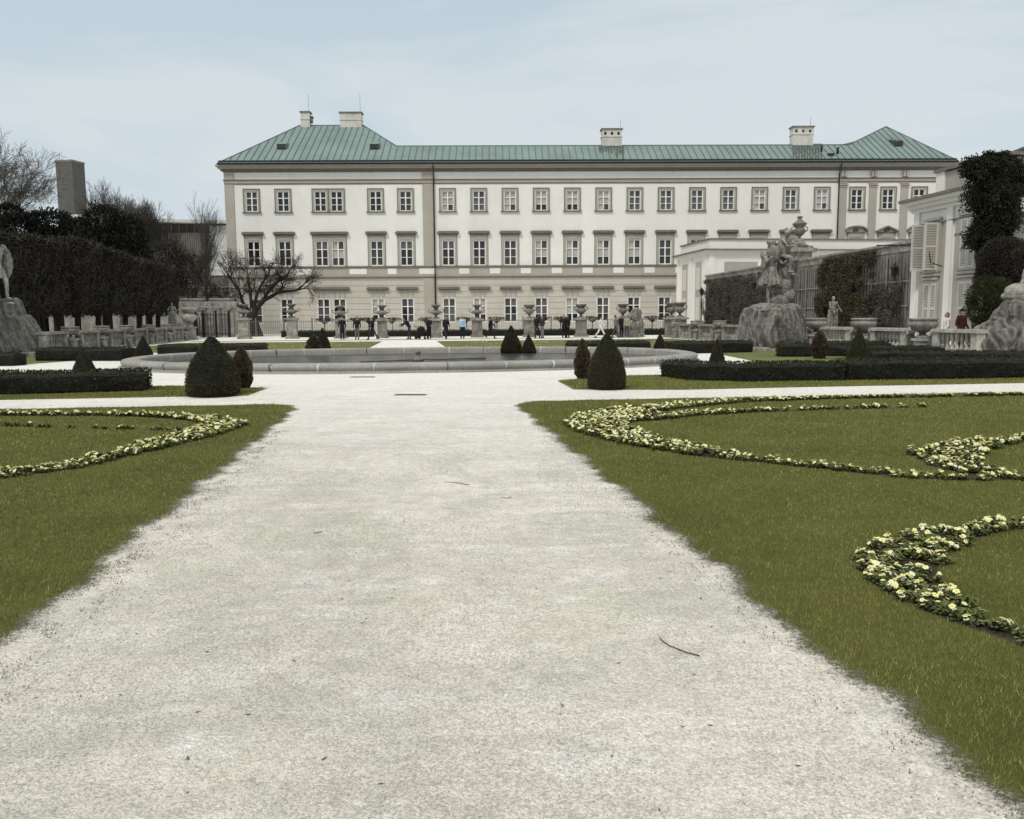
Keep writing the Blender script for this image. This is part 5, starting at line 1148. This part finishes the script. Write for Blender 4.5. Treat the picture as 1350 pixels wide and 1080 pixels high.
def hands(m, J):
    for i in (0, 1):
        s = (-1, 1)[i]; d = (J['wr', i] - J['el', i]).normalized(); side = Vector((1, 0, 0)); side = (side - d * side.dot(d)).normalized(); fwd = d.cross(side)
        c = J['wr', i] + d * .045; m.ell(c, (.024, .036, .045), Matrix((fwd, side, d)).transposed() if False else None, nu=8, nv=6)
        for k, L in enumerate((.062, .072, .068, .052)):
            b = c + d * .035 + fwd * (k - 1.5) * .017; m.tube([b, b + d * L * .55 - side * s * .008, b + d * L - side * s * .022], [.0088, .008, .006], 5)
        b = c + fwd * -.028 - d * .01; m.tube([b, b + d * .03 - fwd * .018, b + d * .055 - fwd * .014], [.010, .009, .007], 5)
def person(px, d, yaw, lab, top, bot, hair='hair', top_len=.0, hcap=False, scale=1.0, skirt=False, grp=None, bag=None, **pk):
    J = pose(**pk); b = at(px, 430, d); o = empty('person', (b.x, d, 0), yaw, lab, 'person', grp); o.scale = (scale,) * 3
    m = MB(); body(m, J); me = sculpt(m, .016, 'body', MT['skin'], 1); hm = MB(); hands(hm, J)
    bm = bmesh.new(); bm.from_mesh(me); t = hm.mesh('t', []); bm.from_mesh(t); bm.to_mesh(me); bm.free(); link('body', me, o)
    m = MB(); m.ell(J['pel'] + Vector((0, 0, .02)), (.178, .135, .15)); m.cap(J['waist'], J['chest'], .15, .165); m.ell(J['chest'], (.205, .145, .165)); m.cap(J['chest'] + Vector((0, 0, .09)), J['neck'] - Vector((0, 0, .02)), .12, .072)
    if top_len: m.cap(J['pel'], J['pel'] - Vector((0, 0, top_len)), .165, .16)
    for i in (0, 1):
        s = (-1, 1)[i]; m.cap(J['chest'] + Vector((s * .08, 0, .07)), J['sh', i], .085, .078); m.cap(J['sh', i], J['el', i], .072, .058); m.cap(J['el', i], J['el', i].lerp(J['wr', i], .93), .058, .042)
    link('jacket', sculpt(m, .018, 'jacket', MT[top], 1, lambda c, n: n * .008 * noise.noise(c * 14)), o)
    m = MB(); m.ell(J['pel'] - Vector((0, 0, .03)), (.165, .125, .12))
    for i in (0, 1): m.cap(J['hip', i], J['knee', i], .098, .072); m.cap(J['knee', i], J['ank', i] + Vector((0, 0, .02)), .072, .06)
    link('trousers', sculpt(m, .018, 'trousers', MT[bot], 1, lambda c, n: n * .006 * noise.noise(c * 13)), o)
    m = MB()
    for i in (0, 1): a = J['ank', i]; m.cap(a + Vector((0, .035, -.038)), a + Vector((0, -.155, -.048)), .042, .034); 
    link('shoes', sculpt(m, .014, 'shoes', MT['shoe'], 1), o)
    m = MB(); h = J['head']; m.ell(h + Vector((0, .028, .035)), (.088, .098, .100)); m.ell(h + Vector((0, .06, -.03)), (.07, .06, .08))
    if hcap: m.ell(h + Vector((0, .0, .06)), (.094, .108, .085)); m.ell(h + Vector((0, .0, .145)), (.028, .028, .028))
    link('woolly_hat' if hcap else 'hair', sculpt(m, .014, 'hair', MT[hair], 1), o)
    if bag:
        bgm = MB(); c = J['chest'] + Vector((0, .2, -.08)); bgm.ell(c, (.15, .10, .2)); tag(link('backpack', sculpt(bgm, .02, 'backpack', MT[bag], 1), None, o.location + Matrix.Rotation(yaw, 3, 'Z') @ Vector((0, 0, 0)), yaw), 'backpack worn by the ' + lab, 'backpack')
    return o, J
walk = dict(la=(.42, -.38), lk=(.08, .28), aa=(-.35, .4), ab=(.25, .4)); stand = dict(la=(.02, -.02), aa=(.05, .0)); pocket = dict(aa=(-.1, -.1), ab=(.75, .75), ao=(.25, .25))
person(451, 63.5, .3, 'person in long black coat standing left of the second pillar', 'cblack', 'cblack', top_len=.30, **pocket)
person(470.5, 63, .0, 'person in black jacket and grey trousers facing the garden, left of the path', 'cblack', 'cgrey', **pocket)
person(491, 63, -1.2, 'person in dark clothes mid-stride beside the pillar left of the path', 'cblack', 'cnavy', **walk)
person(539.5, 64, -1.4, 'person in dark clothes bending forward with arms reached out at the path centre', 'cblack', 'cnavy', lean=.55, la=(.1, -.1), aa=(.9, .7), ab=(.3, .3))
person(565.5, 64, .1, 'person in black coat standing behind the pushchair', 'cblack', 'cblack', top_len=.15, scale=.97, aa=(.5, .5), ab=(.7, .7))
person(588, 64, .4, 'person in black puffy jacket walking right of the central pillar', 'cblack', 'cnavy', la=(.25, -.22), lk=(.05, .2), aa=(-.1, .2), ab=(.6, .6))
person(609.5, 63.5, 0, 'person in light blue top and black trousers on the far path', 'cblue', 'cblack', **stand)
person(647, 65, 1.4, 'slim person in black walking left behind the lawn', 'cblack', 'cblack', top_len=.2, **walk)
person(708, 64, 2.6, 'taller of the two close companions in dark jackets right of the yews', 'cblack', 'cnavy', scale=1.04, la=(.2, -.15), aa=(.2, .1), ab=(.3, .5))
person(715, 63.4, -1.0, 'shorter of the two close companions, in dark jacket and white shoes', 'cnavy', 'cgrey', **pocket)
person(743.5, 65, .2, 'left one of the dark-clothed pair before the railing', 'cblack', 'cblack', top_len=.25, **pocket)
person(748.5, 65.5, -.8, 'right one of the dark-clothed pair before the railing, slightly taller', 'cblack', 'cblack', scale=1.03, **stand)
person(792, 64, 1.45, 'person in white striding left with wide white trousers', 'cwhite', 'cwhite', la=(.5, -.45), lk=(.05, .2), aa=(.5, -.1), ab=(.5, .3))
person(811.5, 65, 1.5, 'person in grey top and jeans walking before the fifth far pillar', 'cgrey', 'cdenim', la=(.25, -.2), lk=(.05, .2), aa=(.1, .2))
person(819.5, 65.5, .4, 'person in black coat half hidden by companions near the fifth far pillar', 'cblack', 'cblack', top_len=.2, **stand)
person(826.5, 64.5, -.6, 'person in beige jacket and jeans at the right of the trio', 'cbeige', 'cdenim', **stand)
person(1248, 36.6, -1.9, 'grey-haired person in white jacket behind the right balustrade', 'cwhite', 'cgrey', hair='hairg', scale=.97, **pocket)
person(1267.5, 36.2, .35, 'person in maroon coat and black woolly hat behind the right balustrade', 'cbrown', 'cblack', hair='cblack', top_len=.35, hcap=True, scale=1.05, **pocket)
# pushchair
b = at(555, 430, 63.6); o = empty('pushchair', (b.x, 63.6, 0), 1.2, 'dark pushchair with raised hood on the far path', 'pushchair'); m = MB(); m.ell((0, 0, .75), (.25, .32, .26)); m.cap((0, -.3, .5), (0, .15, .55), .16, .2); link('hood', sculpt(m, .025, 'hood', MT['cblack'], 2), o)
m = MB()
for s in (-.24, .24): m.tube([(s, -.45, .12), (s, 0, .5), (s, .35, .95), (s, .5, 1.02)], .018, 6); m.tube([(s, .3, .14), (s, 0, .5)], .018, 6)
m.tube([(-.24, .5, 1.02), (.24, .5, 1.02)], .018, 6); m.build('frame', MT['iron'], o)
for x in (-.26, .26):
    for y, r in ((-.45, .10), (.3, .14)): m = MB(); m.tube([(x - .02, y, r), (x + .02, y, r)], r, 14); m.build('wheel', MT['iron'], o)
# ---- statues
def rockdisp(k, f, folds=.0):
    def d(c, n): 
        q = noise.noise(Vector((c.x * f, c.y * f, c.z * f * .55))) * k + (.25 - abs(noise.noise(Vector((c.x * f * 2.3 + c.z * .8, c.y * f * 2.3, c.z * f * .5 + c.x * .6))))) * k * 1.9 + (.2 - abs(noise.noise(Vector((c.x, c.y, c.z * .3)) * f * 4.0))) * k * .45 + noise.noise(c * f * 7) * k * .12
        return n * q
    return d
def rock(name, loc, prims, lab, mt='rock', k=.22, f=1.1, vox=.07, cat='rock pedestal', prof=None):
    m = MB()
    if prof: m.lathe(prof, 18)
    for c, r, rz in prims: m.ell(c, r, Matrix.Rotation(rz, 3, 'Y'))
    me = sculpt(m, vox, name, MT[mt], 1, rockdisp(k, f)); 
    for v_ in me.vertices: v_.co.z = max(0, v_.co.z)
    return tag(link(name, me, None, loc), lab, cat)
# centre-right rock with statue group
b = gnd(1030, 462); b = Vector((b.x, b.y + 1.3, 0)); m = MB(); m.box(-1.75, 1.75, -1.45, 1.2, 0, .16); m.box(-1.3, .4, -1.75, -1.45, 0, .12); tag(m.build('stone_plinth', MT['stone'], None, b), 'flat stone slab under the rock of the statue group', 'plinth')
rr = []
for k in range(26): a = k * .62; z = random.uniform(.2, 1.35); q = 1.15 - z * .12; rr.append(((math.cos(a) * q, math.sin(a) * q * .8, z + .1), (random.uniform(.32, .5), .4, random.uniform(.4, .75)), random.uniform(-.5, .5)))
rr = rr[:16]
rock('carved_rock', b + Vector((0, 0, .16)), rr, 'massive grey carved rock carrying the statue group', 'rock', .20, 1.3, .05, prof=[(1.5, 0), (1.58, .3), (1.5, .9), (1.42, 1.4), (1.3, 1.75), (1.0, 1.88)])
bt = b + Vector((0, 0, 1.98)); m = MB(); m.ell((-.05, 0, .08), (1.12, .8, .2)); m.ell((.4, 0, .05), (.9, .6, .16)); slab = sculpt(m, .05, 'stone_slab', MT['stone'], 1, rockdisp(.06, 2.5)); tag(link('stone_slab', slab, None, bt - Vector((0, 0, .05))), 'rounded slab under the feet of the statue group', 'plinth')
def put(m, J, T): 
    n = MB(); body(n, J, 1.12); off = len(m.v)
    m.v += [tuple(T @ Vector(p)) for p in n.v]; m.f += [tuple(i + off for i in q) for q in n.f]; m.m += n.m; m.sm += n.sm
s = 2.18; m = MB()
J = pose(la=(.12, -.25), lk=(.05, .1), aa=(.9, .7), ab=(1.2, 1.3), ao=(.5, .4), lean=.04); TA = Matrix.Translation((-.22, 0, .12)) @ Matrix.Rotation(.35, 4, 'Z') @ Matrix.Scale(s / 2.18 * 1.62, 4); put(m, J, TA)
J2 = pose(la=(1.3, 1.1), lk=(1.4, 1.2), aa=(.7, 1.1), ab=(.9, .6), ao=(.3, .5), lean=.35); TB = Matrix.Translation((.26, .1, 1.55)) @ Matrix.Rotation(.9, 4, 'Z') @ Matrix.Scale(1.42, 4); put(m, J2, TB)
# helmet with crest, tunic skirt, cloak folds, trophies
def E(c, r, rx=0): m.ell(c, r, Matrix.Rotation(rx, 3, 'Y'))
hA = TA @ J['head']; hB = TB @ J2['head']; E(hA + Vector((0, .02, .1)), (.17, .2, .16)); E(hA + Vector((-.12, -.05, .3)), (.17, .11, .12), .5); E(hA + Vector((.1, .1, .3)), (.16, .1, .15), -.3); E(hB + Vector((0, 0, .1)), (.18, .17, .12)); E(hB + Vector((-.08, 0, .24)), (.07, .07, .1)); E(hB + Vector((.1, 0, .17)), (.2, .12, .07), .4)
pA = TA @ J['pel']
for k in range(14): a = k * .449; m.cap(pA + Vector((math.cos(a) * .22, math.sin(a) * .19, .25)), pA + Vector((math.cos(a) * .47, math.sin(a) * .36, -.52 + .08 * math.sin(k * 2.3))), .10, .085)
for k in range(9): x = .12 + k * .07; m.cap((x + .1, .18, 3.0 - k * .08), (x + .25 + .1 * math.sin(k), .22, .75 + .12 * (k % 3)), .13, .12)
for (c, r, q) in (((.55, .1, 1.05), (.32, .26, .5), .3), ((.72, .1, .62), (.36, .28, .34), -.3), ((.62, .0, 1.9), (.26, .24, .6), .1), ((-.52, -.1, 2.15), (.2, .17, .34), .2), ((-.1, -.05, 2.55), (.36, .3, .42), .1), ((.35, 0, 2.85), (.28, .26, .45), -.1), ((.62, .1, 2.9), (.2, .2, .38), .2), ((.3, .1, .35), (.5, .3, .3), 0), ((-.62, -.1, 2.45), (.12, .12, .3), -.3), ((.85, -.05, 1.62), (.28, .08, .10), .4)): E(Vector(c), r, q)
me = sculpt(m, .035, 'statue_group', MT['stone'], 1, lambda c, n: n * (.045 * noise.noise(Vector((c.x * 5, c.y * 5, c.z * 2.2))) + .02 * noise.noise(c * 14)))
tag(link('statue_group', me, None, bt), 'weathered stone group of a helmeted figure carrying another, on the carved rock', 'statue')
# left rock with nude statue
b = gnd(-4, 470); b = Vector((b.x - .25, b.y + 1.6, 0)); m = MB(); m.box(-2.6, 2.3, -1.7, 1.5, 0, .18); m.box(-2.6, 2.55, -2.0, -1.7, 0, .14); tag(m.build('stone_plinth', MT['stone'], None, b), 'flat stone slab under the left rock pedestal', 'plinth')
rr = []; b = b + Vector((-.45, 0, 0))
for k in range(9): a = k * .71; z = random.uniform(.1, 1.5); q = 1.5 - z * .42; rr.append(((math.cos(a) * q - .2, math.sin(a) * q * .75, z + .1), (random.uniform(.3, .5), .35, random.uniform(.35, .7)), .35 * math.cos(a)))
rock('carved_rock', b + Vector((0, 0, .18)), rr, 'dark sloping rock pedestal at the left edge of the photo', 'rock', .13, 1.3, .05, prof=[(2.0, 0), (1.95, .25), (1.65, .9), (1.35, 1.55), (1.28, 1.62), (1.05, 1.7), (.85, 2.2), (.7, 2.42)])
m = MB(); J = pose(la=(-.05, .62), lk=(.0, .62), aa=(.4, -.2), ab=(.9, .6), ao=(.3, .5), lean=.1); T = Matrix.Translation((-.12, 0, .05)) @ Matrix.Rotation(1.05, 4, 'Z') @ Matrix.Scale(1.72, 4); put(m, J, T); pA = T @ J['pel']
for k in range(6): m.cap(pA + Vector((-.3 + k * .1, -.12, .15)), pA + Vector((-.34 + k * .12, -.16, -.35 - .05 * (k % 3))), .10, .08)
m.cap((-.5, .3, .1), (-.45, .25, 1.3), .26, .2); m.ell((0, 0, 0), (.62, .5, .12))
me = sculpt(m, .03, 'statue', MT['stoneL'], 1, lambda c, n: n * .02 * noise.noise(c * 7)); so = tag(link('nude_statue', me, None, b + Vector((.22, -.2, 2.42))), 'pale stone nude figure stepping forward on the left rock with a cloak hanging behind', 'statue')
m = MB()
for c_, r_, a_ in (((.05, .3, 2.5), (.22, .16, .24), .4), ((.24, .34, 2.25), (.17, .13, .36), -.25), ((.33, .36, 1.9), (.13, .12, .42), 0), ((.27, .34, 1.5), (.13, .11, .36), .3), ((.12, .32, 1.2), (.14, .1, .3), .5), ((.08, .3, 1.9), (.2, .1, .6), 0)): m.ell(c_, r_, Matrix.Rotation(a_, 3, 'Y'))
for k in range(5): m.cap((-.02 + .08 * k, .24, 2.4 - .05 * k), (.02 + .07 * k, .25, 1.25 + .06 * (k % 2)), .05, .035)
link('cloak', sculpt(m, .03, 'cloak', MT['stone'], 1, lambda c, n: n * .02 * noise.noise(c * 7)), so)
# right rock at the edge with partial statue
b = gnd(1345, 476); b = Vector((b.x + .35, b.y + 1.1, 0)); rr = [((.1, 0, .6), (1.5, 1.2, 1.0), 0), ((.3, 0, 1.3), (1.15, .9, .85), 0)]
rr += [((-.95, -.6, .45), (.42, .4, .62), .25), ((-1.25, -.5, .35), (.35, .35, .5), .1), ((-.55, -.75, 1.0), (.30, .34, .85), .72), ((-.9, -.5, 1.1), (.25, .3, .75), .75), ((-.15, -.95, .55), (.34, .3, .75), .0), ((.15, -.8, 1.35), (.4, .35, .35), .3), ((.45, -.95, .6), (.3, .3, .7), -.1), ((.7, -.7, 1.2), (.4, .35, .55), -.3), ((-.35, -.7, 1.75), (.3, .3, .35), .8), ((1.2, -.5, .6), (.6, .6, .9), 0), ((.3, -.2, 1.9), (.75, .6, .35), 0)]
rock('carved_rock', b, rr, 'large grey carved rock cut off by the right edge of the photo', 'rock', .13, 1.6, .05)
m = MB(); m.ell((.25, -.1, .12), (.75, .55, .24)); m.ell((-.05, -.2, .28), (.42, .4, .3)); J = pose(la=(.2, -.2), lk=(.1, .1), aa=(.5, .2), ab=(.8, .4)); put(m, J, Matrix.Translation((.75, 0, .25)) @ Matrix.Rotation(-.5, 4, 'Z') @ Matrix.Scale(1.7, 4))
for k in range(7): m.cap((.65 + .1 * k, .1, 1.9), (.35 + .16 * k, .15, .5 + .1 * (k % 2)), .13, .12)
me = sculpt(m, .03, 'statue', MT['stoneL'], 1, lambda c, n: n * .03 * noise.noise(c * 6)); tag(link('draped_statue', me, None, b + Vector((0, 0, 2.12))), 'stone figure on the right rock, only its near edge in the frame', 'statue')
# small statues
def small_statue(loc, h, lab, mt='stoneL', ped=.5):
    o = empty('small_statue', loc, .2, lab, 'statue'); m = MB(); m.box(-.34, .34, -.34, .34, 0, ped); m.build('pedestal', MT['stone'], o); m = MB(); J = pose(la=(.1, -.1), aa=(.6, .2), ab=(1.0, .6), ao=(.3, .4)); put(m, J, Matrix.Translation((0, 0, ped)) @ Matrix.Scale((h - ped) / 1.75, 4))
    for k in range(6): m.cap((-.2 + k * .08, 0, ped + (h - ped) * .6), (-.25 + k * .1, .05, ped + .05), .10, .12)
    link('figure', sculpt(m, .03, 'figure', MT[mt], 1, lambda c, n: n * .03 * noise.noise(c * 8)), o)
p = at(1108, 430, 46); small_statue((p.x - .2, 46.6, 0), 2.7, 'narrow pale statue against the climber wall right of the statue group', 'stone', ped=.7)
p = at(228, 430, 68); small_statue((p.x, 68, 0), 3.0, 'pale seated-looking statue at the far end of the left balustrade', ped=1.1)
# ------------------------------------------------------------------ lanterns
def lantern(px, py, d, wallside, lab, pole=False):
    p = at(px, py, d); o = empty('lantern', (p.x, d, 0 if pole else p.z), 0, lab, 'lantern'); zb = p.z if pole else 0; m = MB(); h = .62
    m.lathe([(.10, zb - h / 2), (.19, zb + h * .2), (.21, zb + h * .22), (.24, zb + h * .24), (.10, zb + h * .45), (.04, zb + h * .6), (.02, zb + h * .7)], 6, smooth=False); m.build('cap', MT['iron'], o)
    m = MB(); m.lathe([(.105, zb - h * .45), (.185, zb + h * .18)], 6, smooth=False); g = m.build('glass', mat('lantern_glass', (.10, .10, .09), rough=.2), o); m = MB()
    if pole: m.lathe([(.12, 0), (.12, .3), (.05, .4), (.04, zb - h * .5)], 10); m.build('post', MT['iron'], o)
    else: m.tube([(0, 0, -h * .5), (0, 0, -h * .65), (wallside * .35, .05, -h * .95), (wallside * .95, .1, -h * .8)], .025, 6); m.build('bracket', MT['iron'], o)
lantern(1179, 357, 43.2, 1, 'black wall lantern on the climber wall near the pavilion')
lantern(994, 376, 61.5, 1, 'small black wall lantern on the wall left of the statue group')
lantern(925, 385, 72, 1, 'black lantern on a post at the corner of the terrace wing', True)
# ------------------------------------------------------------------ sky, sun, camera
w = bpy.data.worlds.new('World'); sc.world = w; w.use_nodes = True; t = w.node_tree; N = t.nodes; L = t.links; bg = N['Background']
EL, AZ = 52, -150
sky = N.new('ShaderNodeTexSky'); sky.sky_type = 'NISHITA'; sky.sun_disc = False; sky.sun_elevation = R(EL); sky.sun_rotation = R(AZ % 360); sky.air_density = 1.0; sky.dust_density = 2.0
tc = N.new('ShaderNodeTexCoord'); sp = N.new('ShaderNodeSeparateXYZ'); L.new(tc.outputs['Generated'], sp.inputs[0])
cl = noi(t, 2.4, 7, .55, tc.outputs['Generated'], .5, (1, 1, 4.5)); cl2 = noi(t, 1.1, 3, .5, tc.outputs['Generated'], .2, (1, 1, 2.5))
base = mix(t, ramp(t, sp.outputs['Z'], 0.0, .42), (6.55, 7.35, 7.85), (5.55, 6.65, 7.42))
base = mix(t, ramp(t, mth(t, 'ADD', mth(t, 'MULTIPLY', cl, .6), mth(t, 'MULTIPLY', cl2, .4)), .46, .57, 0, .95), base, (7.1, 7.72, 8.0))
base = mix(t, ramp(t, sp.outputs['Z'], .42, .95), base, (12.5, 12.5, 12.3))
fin = mix(t, .90, sky.outputs['Color'], base); L.new(fin, bg.inputs['Color']); bg.inputs['Strength'].default_value = .1
# (background 0.1, overcast layer values are in the sky texture's own bright units)
sun = bpy.data.lights.new('sun', 'SUN'); sun.energy = 1.9; sun.angle = R(10); sun.color = (1, .95, .87); so = bpy.data.objects.new('sun', sun); col.objects.link(so)
d = Vector((math.sin(R(AZ)) * math.cos(R(EL)), math.cos(R(AZ)) * math.cos(R(EL)), math.sin(R(EL)))); so.rotation_euler = d.to_track_quat('Z', 'Y').to_euler()
cam = bpy.data.cameras.new('camera'); co = bpy.data.objects.new('camera', cam); col.objects.link(co); cam.lens = 36 * F / 1350; cam.sensor_width = 36; cam.clip_start = .05; cam.clip_end = 6000
co.matrix_world = Matrix.Translation((0, 0, EYE)) @ Matrix.Rotation(math.pi / 2 - PIT, 4, 'X') @ Matrix.Rotation(-ROL, 4, 'Z'); sc.camera = co
sc.view_settings.view_transform = 'Standard'; sc.view_settings.look = 'None'; sc.view_settings.exposure = 0; sc.view_settings.gamma = 1
sc.cycles.max_bounces = 4; sc.cycles.diffuse_bounces = 3; sc.cycles.use_denoising = True
